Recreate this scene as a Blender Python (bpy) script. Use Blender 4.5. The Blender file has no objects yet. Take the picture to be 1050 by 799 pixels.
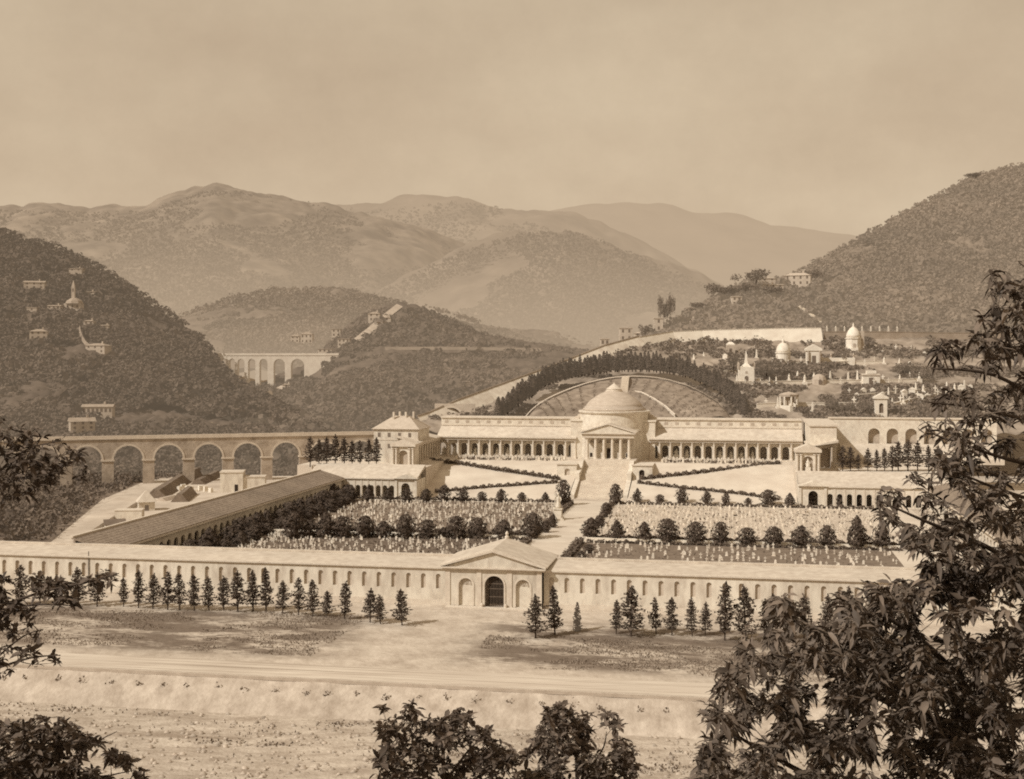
import bpy, math, random
import numpy as np
from mathutils import Vector, noise as mnoise

R = math.radians
rng = np.random.default_rng(7)
random.seed(7)
scene = bpy.context.scene
COL = scene.collection

# ------------------------------------------------------------------ survey of the place (metres)
F, HZ, H = 1267.0, 366.0, 50.0          # lens in pixels, horizon row, eye height above the cemetery yard
ANG = R(10.3); CA, SA = math.cos(ANG), math.sin(ANG)
GX, GY = -3.516, 247.46                 # the gate of the cemetery


def at(px, py, Y):
    return Vector(((px - 525) * Y / F, Y, H + (HZ - py) * Y / F))


def C(u, v, z=0.0):                     # cemetery axes: u along the front wall, v away from the gate
    return Vector((GX + u * CA + v * SA, GY - u * SA + v * CA, z))


def uv(px, py, z=0.0):                  # ground survey point
    Y = (H - z) * F / (py - HZ); dx = (px - 525) * Y / F - GX; dy = Y - GY
    return dx * CA - dy * SA, dx * SA + dy * CA


# ------------------------------------------------------------------ colours: everything in the brown of an albumen print
_T = [(0, 0, 0), (58, 46, 36), (100, 83, 67), (150, 129, 105.5), (200, 178, 151), (224, 205, 176), (255, 239, 215)]


def lin(c):
    c /= 255.0
    return c / 12.92 if c <= 0.04045 else ((c + 0.055) / 1.055) ** 2.4


def sep(r, k=1.0):
    for a, b in zip(_T, _T[1:]):
        if r <= b[0]:
            t = (r - a[0]) / (b[0] - a[0])
            g, bl = a[1] + t * (b[1] - a[1]), a[2] + t * (b[2] - a[2])
            break
    return (lin(r) * k, lin(g) * k, lin(bl) * k, 1.0)


MATS = {}
HAZE_C = sep(196)


def base_c(r):                          # surface colour, allowing for the warm light that falls on it
    c = sep(r)
    return (c[0], min(.95, c[1] * 1.11), min(.95, c[2] * 1.30), 1.0)


def mat(name, lo, hi, scale=0.5, detail=6.0, rough=0.95, bump=0.0, bscale=None, island=0.0, spec=0.15, big=None, stretch=(1, 1, 1), terr=None, thr=(0.32, 0.68), haze=0.0, mist=None):
    """Noise-mottled surface between two tones, optional large patches, island variation, bump and terrace lines."""
    if name in MATS:
        return MATS[name]
    m = bpy.data.materials.new(name); m.use_nodes = True
    nt = m.node_tree; N = nt.nodes; L = nt.links
    bs = N['Principled BSDF']
    bs.inputs['Roughness'].default_value = rough
    bs.inputs['Specular IOR Level'].default_value = spec
    geo = N.new('ShaderNodeNewGeometry')
    mp = N.new('ShaderNodeMapping'); mp.inputs['Scale'].default_value = stretch
    L.new(geo.outputs['Position'], mp.inputs['Vector'])
    nz = N.new('ShaderNodeTexNoise'); nz.inputs['Scale'].default_value = scale
    nz.inputs['Detail'].default_value = detail; nz.inputs['Roughness'].default_value = 0.62
    L.new(mp.outputs['Vector'], nz.inputs['Vector'])
    rp = N.new('ShaderNodeValToRGB')
    rp.color_ramp.elements[0].position = thr[0]; rp.color_ramp.elements[1].position = thr[1]
    rp.color_ramp.elements[0].color = base_c(lo); rp.color_ramp.elements[1].color = base_c(hi)
    L.new(nz.outputs['Fac'], rp.inputs['Fac'])
    out = rp.outputs['Color']

    def mul(sock, fac_sock, a, b):
        mr = N.new('ShaderNodeMapRange'); mr.inputs['To Min'].default_value = a; mr.inputs['To Max'].default_value = b
        L.new(fac_sock, mr.inputs['Value'])
        if a != a or True:
            mr.inputs['From Min'].default_value = 0.3 if fac_sock.name == 'Fac' else 0.0
            mr.inputs['From Max'].default_value = 0.7 if fac_sock.name == 'Fac' else 1.0
        mx = N.new('ShaderNodeVectorMath'); mx.operation = 'SCALE'
        L.new(sock, mx.inputs[0]); L.new(mr.outputs['Result'], mx.inputs['Scale'])
        return mx.outputs['Vector']
    if big:
        nb = N.new('ShaderNodeTexNoise'); nb.inputs['Scale'].default_value = big[0]; nb.inputs['Detail'].default_value = 3
        L.new(geo.outputs['Position'], nb.inputs['Vector'])
        out = mul(out, nb.outputs['Fac'], big[1], big[2])
    if terr:
        wv = N.new('ShaderNodeTexWave'); wv.bands_direction = 'Z'; wv.inputs['Scale'].default_value = terr[0]
        wv.inputs['Distortion'].default_value = terr[3] if len(terr) > 3 else 6.0; wv.inputs['Detail'].default_value = 3; wv.inputs['Detail Scale'].default_value = 0.05
        L.new(geo.outputs['Position'], wv.inputs['Vector'])
        out = mul(out, wv.outputs['Fac'], terr[1], terr[2])
    if island:
        out = mul(out, geo.outputs['Random Per Island'], 1 - island, 1 + island)
    L.new(out, bs.inputs['Base Color'])
    if bump:
        b2 = N.new('ShaderNodeTexNoise'); b2.inputs['Scale'].default_value = bscale or scale * 3; b2.inputs['Detail'].default_value = 5
        L.new(geo.outputs['Position'], b2.inputs['Vector'])
        bp = N.new('ShaderNodeBump'); bp.inputs['Strength'].default_value = min(1, bump); bp.inputs['Distance'].default_value = max(1, bump)
        L.new(b2.outputs['Fac'], bp.inputs['Height']); L.new(bp.outputs['Normal'], bs.inputs['Normal'])
    if haze:                             # painted aerial haze: a glow of haze tone mixed into the surface
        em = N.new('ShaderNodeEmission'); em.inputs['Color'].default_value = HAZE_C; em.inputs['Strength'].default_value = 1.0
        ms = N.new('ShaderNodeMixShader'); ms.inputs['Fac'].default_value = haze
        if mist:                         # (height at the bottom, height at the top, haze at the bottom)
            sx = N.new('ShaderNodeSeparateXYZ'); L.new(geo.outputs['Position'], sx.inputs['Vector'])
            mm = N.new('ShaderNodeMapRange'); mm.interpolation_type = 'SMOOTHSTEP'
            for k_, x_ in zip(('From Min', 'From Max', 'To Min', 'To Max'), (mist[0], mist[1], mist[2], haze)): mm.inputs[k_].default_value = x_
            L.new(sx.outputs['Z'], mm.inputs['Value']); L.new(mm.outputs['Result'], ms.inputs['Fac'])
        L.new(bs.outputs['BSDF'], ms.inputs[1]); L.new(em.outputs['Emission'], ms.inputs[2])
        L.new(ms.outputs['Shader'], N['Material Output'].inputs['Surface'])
    MATS[name] = m
    return m


STONE = mat('pale_stone', 192, 222, 0.6, detail=9, big=(0.06, 0.9, 1.05), thr=(.25, .6))
STONE2 = mat('stone_trim', 196, 216, 0.8)
PLASTER = mat('plaster', 178, 222, 0.5, detail=9, big=(0.06, 0.88, 1.05), stretch=(1, 1, .35), thr=(.25, .6))
NICHE = mat('niche_stone', 182, 200, 0.8)
WHITEROOF = mat('pale_roof', 182, 212, 0.6, detail=9, big=(0.1, 0.9, 1.05), thr=(.25, .65))
DOMEM = mat('dome_lead', 174, 196, 0.4, stretch=(1, 1, 4))
SLATE = mat('slate_roof', 122, 158, 1.1, detail=9, bump=0.25, bscale=1.5, big=(0.08, 0.85, 1.1))
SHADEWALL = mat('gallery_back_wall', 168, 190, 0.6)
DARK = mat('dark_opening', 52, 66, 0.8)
IRON = mat('iron_bars', 58, 70, 2.0)
MARBLE = mat('marble', 214, 228, 1.5)
CROSSM = mat('white_markers', 196, 226, 1.0, island=0.25)
SAND = mat('sand_path', 196, 214, 0.12, big=(0.03, 0.93, 1.05))
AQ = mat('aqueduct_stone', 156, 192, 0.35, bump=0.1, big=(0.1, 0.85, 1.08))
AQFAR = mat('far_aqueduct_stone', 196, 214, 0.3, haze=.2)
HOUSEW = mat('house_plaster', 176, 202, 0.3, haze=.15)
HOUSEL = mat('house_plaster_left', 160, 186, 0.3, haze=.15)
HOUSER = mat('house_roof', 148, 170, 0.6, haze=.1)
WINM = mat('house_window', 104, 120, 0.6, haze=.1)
BARK = mat('bark', 66, 92, 6, bump=0.02)
TWIG = mat('twig', 96, 132, 8)
LEAFN = mat('chestnut_leaf', 64, 120, 1.3, rough=0.6, spec=0.18, island=0.45)
LEAFM = mat('bush_leaf', 76, 108, 0.8, rough=0.7, spec=0.15, island=0.4)
CONIF = mat('conifer_needles', 80, 106, 0.8, island=0.3)
SHRUB = mat('shrub_leaf', 74, 96, 0.5, island=0.2)
YEW = mat('dark_yard_tree_leaf', 70, 90, 0.4, island=0.2)
CYP = mat('hill_cypress_leaf', 78, 98, 0.3, island=0.2, haze=.12)
HEDGE = mat('hedge_leaf', 98, 122, 0.5, island=0.22)
BALLAST = mat('gravel_stone', 176, 198, 0.8)


# ------------------------------------------------------------------ mesh building
class MB:
    def __init__(s):
        s.v = []; s.f = []

    def add(s, vs, fs):
        n = len(s.v); s.v += [tuple(p) for p in vs]; s.f += [tuple(i + n for i in f) for f in fs]
        return s

    def quad(s, a, b, c, d):
        return s.add([a, b, c, d], [(0, 1, 2, 3)])

    def box(s, x0, x1, y0, y1, z0, z1):
        return s.add([(x0, y0, z0), (x1, y0, z0), (x1, y1, z0), (x0, y1, z0), (x0, y0, z1), (x1, y0, z1), (x1, y1, z1), (x0, y1, z1)],
                     [(0, 3, 2, 1), (4, 5, 6, 7), (0, 1, 5, 4), (1, 2, 6, 5), (2, 3, 7, 6), (3, 0, 4, 7)])

    def prism(s, poly, y0, y1):          # polygon in x,z pushed along y
        n = len(poly)
        vs = [(x, y0, z) for x, z in poly] + [(x, y1, z) for x, z in poly]
        return s.add(vs, [tuple(range(n)), tuple(range(2 * n - 1, n - 1, -1))] + [(i, n + i, n + (i + 1) % n, (i + 1) % n) for i in range(n)])

    def prism_x(s, poly, x0, x1):        # polygon in y,z pushed along x
        n = len(poly)
        vs = [(x0, y, z) for y, z in poly] + [(x1, y, z) for y, z in poly]
        return s.add(vs, [tuple(range(n)), tuple(range(2 * n - 1, n - 1, -1))] + [(i, n + i, n + (i + 1) % n, (i + 1) % n) for i in range(n)])

    def lathe(s, prof, cx=0, cy=0, n=24, a0=0.0):
        vs = []; fs = []
        for r, z in prof:
            for k in range(n):
                a = a0 + 2 * math.pi * k / n
                vs.append((cx + r * math.cos(a), cy + r * math.sin(a), z))
        m = len(prof)
        for i in range(m - 1):
            for k in range(n):
                fs.append((i * n + k, i * n + (k + 1) % n, (i + 1) * n + (k + 1) % n, (i + 1) * n + k))
        fs.append(tuple(range(n))[::-1]); fs.append(tuple((m - 1) * n + k for k in range(n)))
        return s.add(vs, fs)

    def tube(s, pts, rads, n=6):
        pts = [Vector(p) for p in pts]; vs = []; fs = []
        for i, p in enumerate(pts):
            d = (pts[min(i + 1, len(pts) - 1)] - pts[max(i - 1, 0)]).normalized()
            a = d.cross(Vector((0.31, 0.17, 0.93)))
            if a.length < 1e-3: a = d.cross(Vector((1, 0, 0)))
            a.normalize(); b = d.cross(a)
            for k in range(n):
                t = 2 * math.pi * k / n
                vs.append(p + (a * math.cos(t) + b * math.sin(t)) * rads[i])
        for i in range(len(pts) - 1):
            for k in range(n):
                fs.append((i * n + k, i * n + (k + 1) % n, (i + 1) * n + (k + 1) % n, (i + 1) * n + k))
        fs.append(tuple(range(n))[::-1]); fs.append(tuple((len(pts) - 1) * n + k for k in range(n)))
        return s.add(vs, fs)

    def arcade(s, x0, x1, z0, z1, y0, y1, ops, back=False, seg=10, cap=True):
        """Wall x0..x1, z0..z1 facing -y with round-headed openings (centre, width, sill, spring) and their reveals."""
        ops = sorted(ops); x = x0
        ys = (y0, y1) if back else (y0,)
        for cx, w, zs, zp in ops:
            r = w / 2
            for y in ys:
                if cx - r > x + 1e-4: s.quad((x, y, z0), (cx - r, y, z0), (cx - r, y, z1), (x, y, z1))
                if zs > z0 + 1e-4: s.quad((cx - r, y, z0), (cx + r, y, z0), (cx + r, y, zs), (cx - r, y, zs))
            arc = [(cx - r * math.cos(math.pi * k / seg), zp + r * math.sin(math.pi * k / seg)) for k in range(seg + 1)]
            for (ax, az), (bx, bz) in zip(arc, arc[1:]):
                for y in ys: s.quad((ax, y, az), (bx, y, bz), (bx, y, z1), (ax, y, z1))
                s.quad((ax, y0, az), (ax, y1, az), (bx, y1, bz), (bx, y0, bz))
            s.quad((cx - r, y0, zs), (cx - r, y1, zs), (cx - r, y1, zp), (cx - r, y0, zp))
            s.quad((cx + r, y0, zs), (cx + r, y0, zp), (cx + r, y1, zp), (cx + r, y1, zs))
            if zs > z0 + 1e-4: s.quad((cx - r, y0, zs), (cx + r, y0, zs), (cx + r, y1, zs), (cx - r, y1, zs))
            x = cx + r
        for y in ys:
            if x1 > x + 1e-4: s.quad((x, y, z0), (x1, y, z0), (x1, y, z1), (x, y, z1))
        if cap:
            s.quad((x0, y0, z1), (x1, y0, z1), (x1, y1, z1), (x0, y1, z1))
            s.quad((x0, y0, z0), (x0, y0, z1), (x0, y1, z1), (x0, y1, z0)); s.quad((x1, y0, z0), (x1, y1, z0), (x1, y1, z1), (x1, y0, z1))
        return s

    def arch_panel(s, cx, w, zs, zp, y, seg=10):
        r = w / 2
        pts = [(cx - r, y, zs)] + [(cx - r * math.cos(math.pi * k / seg), y, zp + r * math.sin(math.pi * k / seg)) for k in range(seg + 1)] + [(cx + r, y, zs)]
        return s.add(pts, [tuple(range(len(pts)))])

    def arch_ring(s, cx, w, t, zs, zp, y0, y1, seg=12):
        """Moulding round an arch."""
        def outline(r): return [(cx - r, zs)] + [(cx - r * math.cos(math.pi * k / seg), zp + r * math.sin(math.pi * k / seg)) for k in range(seg + 1)] + [(cx + r, zs)]
        a, b = outline(w / 2), outline(w / 2 + t)
        for i in range(len(a) - 1):
            (ax, az), (bx, bz), (cx_, cz), (dx, dz) = a[i], a[i + 1], b[i + 1], b[i]
            s.quad((ax, y0, az), (bx, y0, bz), (cx_, y0, cz), (dx, y0, dz))
            s.quad((dx, y0, dz), (cx_, y0, cz), (cx_, y1, cz), (dx, y1, dz))
            s.quad((ax, y0, az), (ax, y1, az), (bx, y1, bz), (bx, y0, bz))
        return s

    def obj(s, name, m, parent=None, smooth=False):
        me = bpy.data.meshes.new(name); me.from_pydata(s.v, [], s.f)
        if smooth: me.polygons.foreach_set('use_smooth', [True] * len(me.polygons))
        return link(name, me, m, parent)


def link(name, me, m, parent=None):
    if m and not me.materials: me.materials.append(m)
    o = bpy.data.objects.new(name, me); COL.objects.link(o)
    if parent: o.parent = parent
    return o


def fastmesh(name, V, Q, smooth=False):
    """Mesh from an (N,3) array and an (M,4) quad array."""
    me = bpy.data.meshes.new(name)
    me.vertices.add(len(V)); me.vertices.foreach_set('co', np.asarray(V, dtype=np.float32).ravel())
    me.loops.add(Q.size); me.loops.foreach_set('vertex_index', np.asarray(Q, dtype=np.int32).ravel())
    me.polygons.add(len(Q)); me.polygons.foreach_set('loop_start', np.arange(0, Q.size, 4, dtype=np.int32))
    if smooth: me.polygons.foreach_set('use_smooth', np.ones(len(Q), dtype=bool))
    me.update(calc_edges=True); me.validate()
    return me


def tag(o, label=None, cat=None, group=None, kind=None):
    if label: o['label'] = label
    if cat: o['category'] = cat
    if group: o['group'] = group
    if kind: o['kind'] = kind
    return o


def thing(name, label, cat, loc=(0, 0, 0), rotz=0.0, group=None):
    o = bpy.data.objects.new(name, None); COL.objects.link(o)
    o.location = loc; o.rotation_euler = (0, 0, rotz); o.empty_display_size = 0.5
    return tag(o, label, cat, group)


def cthing(name, label, cat, u, v, z=0.0, rot=0.0, group=None):
    return thing(name, label, cat, C(u, v, z), -ANG + rot, group)


def dup(root, loc, rotz=0.0, sc=(1, 1, 1), label=None, group=None):
    r = root.copy(); COL.objects.link(r)
    r.location = loc; r.rotation_euler = (0, 0, rotz); r.scale = sc
    if label: r['label'] = label
    if group: r['group'] = group
    for ch in root.children:
        c = ch.copy(); COL.objects.link(c); c.parent = r
        for g in ch.children:
            d = g.copy(); COL.objects.link(d); d.parent = c
    return r


def structure(o):
    o['kind'] = 'structure'
    return o


ORD = 'first second third fourth fifth sixth seventh eighth ninth tenth eleventh twelfth thirteenth fourteenth fifteenth sixteenth seventeenth eighteenth nineteenth twentieth'.split()
TENS = {2: 'twenty', 3: 'thirty'}


def nth(i):                              # 0-based
    if i < 20: return ORD[i]
    return TENS[(i + 1) // 10] + '-' + ORD[(i + 1) % 10 - 1] if (i + 1) % 10 else {30: 'thirtieth'}[i + 1]


# ------------------------------------------------------------------ leaves
def inside(poly, x, y):
    c = False; j = len(poly) - 1
    for i in range(len(poly)):
        xi, yi = poly[i]; xj, yj = poly[j]
        if (yi > y) != (yj > y) and x < (xj - xi) * (y - yi) / (yj - yi) + xi: c = not c
        j = i
    return c


def unit(a):
    return a / np.maximum(np.linalg.norm(a, axis=-1, keepdims=True), 1e-9)


def scales(P, size, aspect, out, jit=0.5):
    """Leaf quads lying like scales on a crown, their faces turned outward."""
    n = len(P); o = unit(unit(out) + jit * rng.normal(size=(n, 3)) * .6); d = unit(np.cross(o, rng.normal(size=(n, 3)))); s = np.cross(o, d)
    L = (size * rng.uniform(0.6, 1.3, n))[:, None]; W = L * aspect
    V = np.stack([P - d * L * .5, P + s * W * .5, P + d * L * .5, P - s * W * .5], 1).reshape(-1, 3)
    return V, np.arange(4 * n).reshape(-1, 4)


def cards(P, size, aspect=0.55, out=None, jit=0.8):
    """Leaf-shaped quads at points P; out gives the direction they lean to."""
    n = len(P); d = rng.normal(size=(n, 3))
    if out is not None: d = unit(out) + jit * d * 0.6
    d = unit(d); s = unit(np.cross(d, rng.normal(size=(n, 3))))
    L = (size * rng.uniform(0.6, 1.3, n))[:, None]; W = L * aspect
    a = P - d * L * 0.5; b = P + s * W * 0.5; c = P + d * L * 0.5; e = P - s * W * 0.5
    V = np.stack([a, b, c, e], 1).reshape(-1, 3)
    return V, np.arange(4 * n).reshape(-1, 4)


def merge(parts):
    Vs, Qs, k = [], [], 0
    for V, Q in parts:
        Vs.append(V); Qs.append(Q + k); k += len(V)
    return np.concatenate(Vs), np.concatenate(Qs)


def crown_profile(h, r, n, prof, seed, lumps=0.25, size=0.5, z0=0.0, inner=0.35):
    """Crown whose radius follows prof(t), t = 0 at the foot and 1 at the tip."""
    g = np.random.default_rng(seed)
    t = g.uniform(0, 1, n) ** 1.15; a = g.uniform(0, 2 * math.pi, n)
    ph = g.uniform(0, 6.28, 6)
    lump = 1 + lumps * (np.sin(3 * a + ph[0] + 5 * t) * 0.5 + np.sin(5 * a + ph[1] - 9 * t) * 0.35 + np.sin(22 * t + ph[2] + 2 * a) * 0.5)
    rr = r * prof(t) * lump * np.where(g.uniform(size=n) < inner, g.uniform(0.2, 0.9, n), g.uniform(0.85, 1.08, n))
    P = np.stack([rr * np.cos(a), rr * np.sin(a), z0 + t * h], 1)
    out = np.stack([np.cos(a), np.sin(a), .15 + 1.6 * np.clip(t - .35, 0, 1)], 1)
    return scales(P, size, 0.75, out, 0.55)


# ================================================================== camera, light, sky
cam = bpy.data.cameras.new('camera'); co = bpy.data.objects.new('camera', cam); COL.objects.link(co)
co.location = (0, 0, H); co.rotation_euler = (R(90), 0, 0)
cam.sensor_width = 36; cam.lens = 36 * F / 1050; cam.shift_y = -(399.5 - HZ) / 1050
cam.clip_start = 0.5; cam.clip_end = 30000
scene.camera = co
scene.view_settings.view_transform = 'Standard'; scene.view_settings.look = 'None'
scene.view_settings.exposure = 0; scene.view_settings.gamma = 1
scene.cycles.filter_width = 1.9
scene.cycles.use_denoising = False
scene.cycles.max_bounces = 5; scene.cycles.diffuse_bounces = 3

SUN_EL = R(40); sdir = Vector((-0.84, -0.54, 0)).normalized()
tosun = Vector((sdir.x * math.cos(SUN_EL), sdir.y * math.cos(SUN_EL), math.sin(SUN_EL)))
sl = bpy.data.lights.new('sun', 'SUN'); so = bpy.data.objects.new('sun', sl); COL.objects.link(so)
sl.energy = 3.5; sl.angle = R(0.6); sl.color = (1.0, 0.97, 0.92)
so.rotation_euler = tosun.to_track_quat('Z', 'Y').to_euler(); so.location = (-200, -100, 300)

w = bpy.data.worlds.new('World'); scene.world = w; w.use_nodes = True
nt = w.node_tree; N = nt.nodes; L = nt.links
bg = N['Background']; bg.inputs['Strength'].default_value = 0.1
sky = N.new('ShaderNodeTexSky'); sky.sky_type = 'NISHITA'; sky.sun_disc = False
sky.sun_elevation = SUN_EL; sky.sun_rotation = math.atan2(tosun.x, tosun.y); sky.dust_density = 4; sky.air_density = 1.0
bw = N.new('ShaderNodeRGBToBW'); L.new(sky.outputs['Color'], bw.inputs['Color'])
lm = N.new('ShaderNodeMath'); lm.operation = 'MINIMUM'; lm.inputs[1].default_value = 9.0; L.new(bw.outputs['Val'], lm.inputs[0])
tint = N.new('ShaderNodeVectorMath'); tint.operation = 'SCALE'; tint.inputs[0].default_value = (1.0, 0.79, 0.54); L.new(lm.outputs[0], tint.inputs['Scale'])
tc = N.new('ShaderNodeTexCoord')
mpn = N.new('ShaderNodeMapping'); mpn.inputs['Scale'].default_value = (1, 1, 2.2); L.new(tc.outputs['Generated'], mpn.inputs['Vector'])
cn = N.new('ShaderNodeTexNoise'); cn.inputs['Scale'].default_value = 4.5; cn.inputs['Detail'].default_value = 5; cn.inputs['Roughness'].default_value = 0.5
L.new(mpn.outputs['Vector'], cn.inputs['Vector'])
cr = N.new('ShaderNodeValToRGB')
cr.color_ramp.elements[0].position = 0.3; cr.color_ramp.elements[1].position = 0.75
cr.color_ramp.elements[0].color = sep(196, 10.0); cr.color_ramp.elements[1].color = sep(214, 10.0)
L.new(cn.outputs['Fac'], cr.inputs['Fac'])
mx = N.new('ShaderNodeMix'); mx.data_type = 'RGBA'; mx.inputs['Factor'].default_value = 0.86
sz = N.new('ShaderNodeSeparateXYZ'); L.new(tc.outputs['Generated'], sz.inputs['Vector'])
hz = N.new('ShaderNodeMapRange'); hz.inputs['From Min'].default_value = 0.02; hz.inputs['From Max'].default_value = 0.28; hz.inputs['To Min'].default_value = 1.17; hz.inputs['To Max'].default_value = 0.97; L.new(sz.outputs['Z'], hz.inputs['Value'])
c2 = N.new('ShaderNodeTexNoise'); c2.inputs['Scale'].default_value = 38; c2.inputs['Detail'].default_value = 6; c2.inputs['Roughness'].default_value = .7; L.new(tc.outputs['Generated'], c2.inputs['Vector'])
c3 = N.new('ShaderNodeMapRange'); c3.inputs['To Min'].default_value = .93; c3.inputs['To Max'].default_value = 1.07; L.new(c2.outputs['Fac'], c3.inputs['Value'])
pm = N.new('ShaderNodeMath'); pm.operation = 'MULTIPLY'; L.new(hz.outputs['Result'], pm.inputs[0]); L.new(c3.outputs['Result'], pm.inputs[1])
hv = N.new('ShaderNodeVectorMath'); hv.operation = 'SCALE'; L.new(cr.outputs['Color'], hv.inputs[0]); L.new(pm.outputs[0], hv.inputs['Scale'])
L.new(tint.outputs['Vector'], mx.inputs['A']); L.new(hv.outputs['Vector'], mx.inputs['B'])
L.new(mx.outputs['Result'], bg.inputs['Color'])

# ================================================================== terrain
def sm(x): return x * x * (3 - 2 * x)


def interp(ctrl, px):
    if px <= ctrl[0][0]: return ctrl[0][1:]
    for a, b in zip(ctrl, ctrl[1:]):
        if px <= b[0]:
            t = (px - a[0]) / (b[0] - a[0]) if b[0] > a[0] else 0
            return tuple(p + t * (q - p) for p, q in zip(a[1:], b[1:]))
    return ctrl[-1][1:]


class Hill:
    """Hillside surveyed as contour lines (column, row, distance), lowest first; rolled out as one relief mesh."""

    def __init__(s, contours, x0, x1):
        s.c = contours; s.x0, s.x1 = x0, x1

    def col(s, px):
        return [at(px, *interp(c, px)) for c in s.c]

    def hit(s, px, py):
        ps = s.col(px); k = (HZ - py) / F
        for a, b in zip(ps, ps[1:]):
            dZ, dY = b.z - a.z, b.y - a.y; den = dZ - k * dY
            if abs(den) < 1e-6: continue
            t = (k * a.y + H - a.z) / den
            if -0.02 <= t <= 1.02: return at(px, py, a.y + t * dY)
        return at(px, py, ps[-1].y if py < (interp(s.c[-1], px)[0]) else ps[0].y)

    def build(s, name, m, nx, ny, amp, fr, gully=0.0, gfr=0.004, fine=0.0, ffr=0.2, seed=0, drop=80, back=350):
        V = []; rows = 0
        for j in range(len(s.c) - 1):
            for q in range(ny if j < len(s.c) - 2 else ny + 1):
                t = q / ny; rows += 1
                for i in range(nx + 1):
                    px = s.x0 + (s.x1 - s.x0) * i / nx
                    a, b = at(px, *interp(s.c[j], px)), at(px, *interp(s.c[j + 1], px))
                    p = a.lerp(b, t)
                    n = mnoise.fractal(Vector((p.x * fr, p.y * fr, seed)), 0.9, 2.1, 5)
                    dz = amp * n
                    if gully:
                        g = mnoise.fractal(Vector((p.x * gfr, p.y * gfr * 0.45, seed + 7)), 0.8, 2.0, 4)
                        dz -= gully * (0.5 - abs(g)) * (1 if (j or t > 0) else 0)
                    if fine:
                        d, _ = mnoise.voronoi(Vector((p.x * ffr, p.y * ffr, p.z * ffr * 0.6 + seed)))
                        dz += fine * (0.6 - d[0])
                    V.append((p.x, p.y, p.z + dz))
        for i in range(nx + 1):
            x, y, z = V[(rows - 1) * (nx + 1) + i]
            V.append((x * (1 + back / y), y + back, z - drop))
        rows += 1
        idx = np.arange(rows * (nx + 1)).reshape(rows, nx + 1)
        Q = np.stack([idx[:-1, :-1], idx[:-1, 1:], idx[1:, 1:], idx[1:, :-1]], -1).reshape(-1, 4)
        o = link(name, fastmesh(name, np.array(V), Q, True), m)
        return structure(o)


def L_(pts, Y=None):
    return [(p[0], p[1], p[2] if len(p) > 2 else Y) for p in pts]


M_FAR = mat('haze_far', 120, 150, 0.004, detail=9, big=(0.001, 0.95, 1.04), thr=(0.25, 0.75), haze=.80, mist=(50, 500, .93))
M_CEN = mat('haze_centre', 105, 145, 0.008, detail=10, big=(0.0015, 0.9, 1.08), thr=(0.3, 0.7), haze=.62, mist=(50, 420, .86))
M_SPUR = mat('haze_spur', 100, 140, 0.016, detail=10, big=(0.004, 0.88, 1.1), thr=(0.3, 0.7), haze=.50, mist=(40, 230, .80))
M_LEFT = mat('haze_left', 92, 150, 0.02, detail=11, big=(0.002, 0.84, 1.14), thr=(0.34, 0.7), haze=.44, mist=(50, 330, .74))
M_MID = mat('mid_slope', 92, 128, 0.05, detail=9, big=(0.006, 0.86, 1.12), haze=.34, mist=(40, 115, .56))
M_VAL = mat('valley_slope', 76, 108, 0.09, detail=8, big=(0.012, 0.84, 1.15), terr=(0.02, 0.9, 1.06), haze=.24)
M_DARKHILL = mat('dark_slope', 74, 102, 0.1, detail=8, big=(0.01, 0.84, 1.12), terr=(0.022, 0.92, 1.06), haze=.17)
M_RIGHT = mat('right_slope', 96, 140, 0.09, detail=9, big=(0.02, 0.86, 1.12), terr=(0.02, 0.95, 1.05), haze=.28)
M_CEM = mat('cemetery_slope', 112, 176, 0.11, detail=9, big=(0.03, 0.86, 1.1), terr=(0.03, 0.92, 1.06), haze=.14)

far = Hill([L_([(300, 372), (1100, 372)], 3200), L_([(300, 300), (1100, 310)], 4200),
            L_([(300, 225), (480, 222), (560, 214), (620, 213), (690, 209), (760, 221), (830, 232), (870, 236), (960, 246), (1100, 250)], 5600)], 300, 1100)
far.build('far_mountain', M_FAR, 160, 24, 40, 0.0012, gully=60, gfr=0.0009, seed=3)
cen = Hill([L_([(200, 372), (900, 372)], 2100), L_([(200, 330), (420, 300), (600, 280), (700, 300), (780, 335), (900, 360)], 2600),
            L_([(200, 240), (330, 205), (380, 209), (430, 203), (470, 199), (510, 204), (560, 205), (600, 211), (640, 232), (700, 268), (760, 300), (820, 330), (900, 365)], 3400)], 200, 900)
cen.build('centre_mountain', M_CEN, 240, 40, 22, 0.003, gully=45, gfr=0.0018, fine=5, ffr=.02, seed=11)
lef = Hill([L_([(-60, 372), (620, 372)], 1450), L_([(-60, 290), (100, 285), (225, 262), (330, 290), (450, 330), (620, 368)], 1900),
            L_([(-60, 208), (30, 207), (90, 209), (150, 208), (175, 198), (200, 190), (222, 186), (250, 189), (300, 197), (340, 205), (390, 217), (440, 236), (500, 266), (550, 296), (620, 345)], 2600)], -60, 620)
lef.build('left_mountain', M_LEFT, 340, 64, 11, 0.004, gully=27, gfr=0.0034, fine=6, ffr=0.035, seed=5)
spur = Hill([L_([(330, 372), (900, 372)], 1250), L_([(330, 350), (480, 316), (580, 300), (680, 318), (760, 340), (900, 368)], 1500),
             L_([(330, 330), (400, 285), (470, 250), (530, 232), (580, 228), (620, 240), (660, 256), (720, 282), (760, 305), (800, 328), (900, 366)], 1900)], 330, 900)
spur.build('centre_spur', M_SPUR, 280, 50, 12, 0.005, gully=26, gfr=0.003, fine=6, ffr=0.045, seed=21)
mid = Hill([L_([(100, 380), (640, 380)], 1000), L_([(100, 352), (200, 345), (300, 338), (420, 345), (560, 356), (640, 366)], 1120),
            L_([(100, 345), (180, 325), (230, 306), (280, 296), (330, 295), (370, 298), (420, 308), (480, 326), (560, 346), (640, 364)], 1350)], 100, 640)
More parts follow.
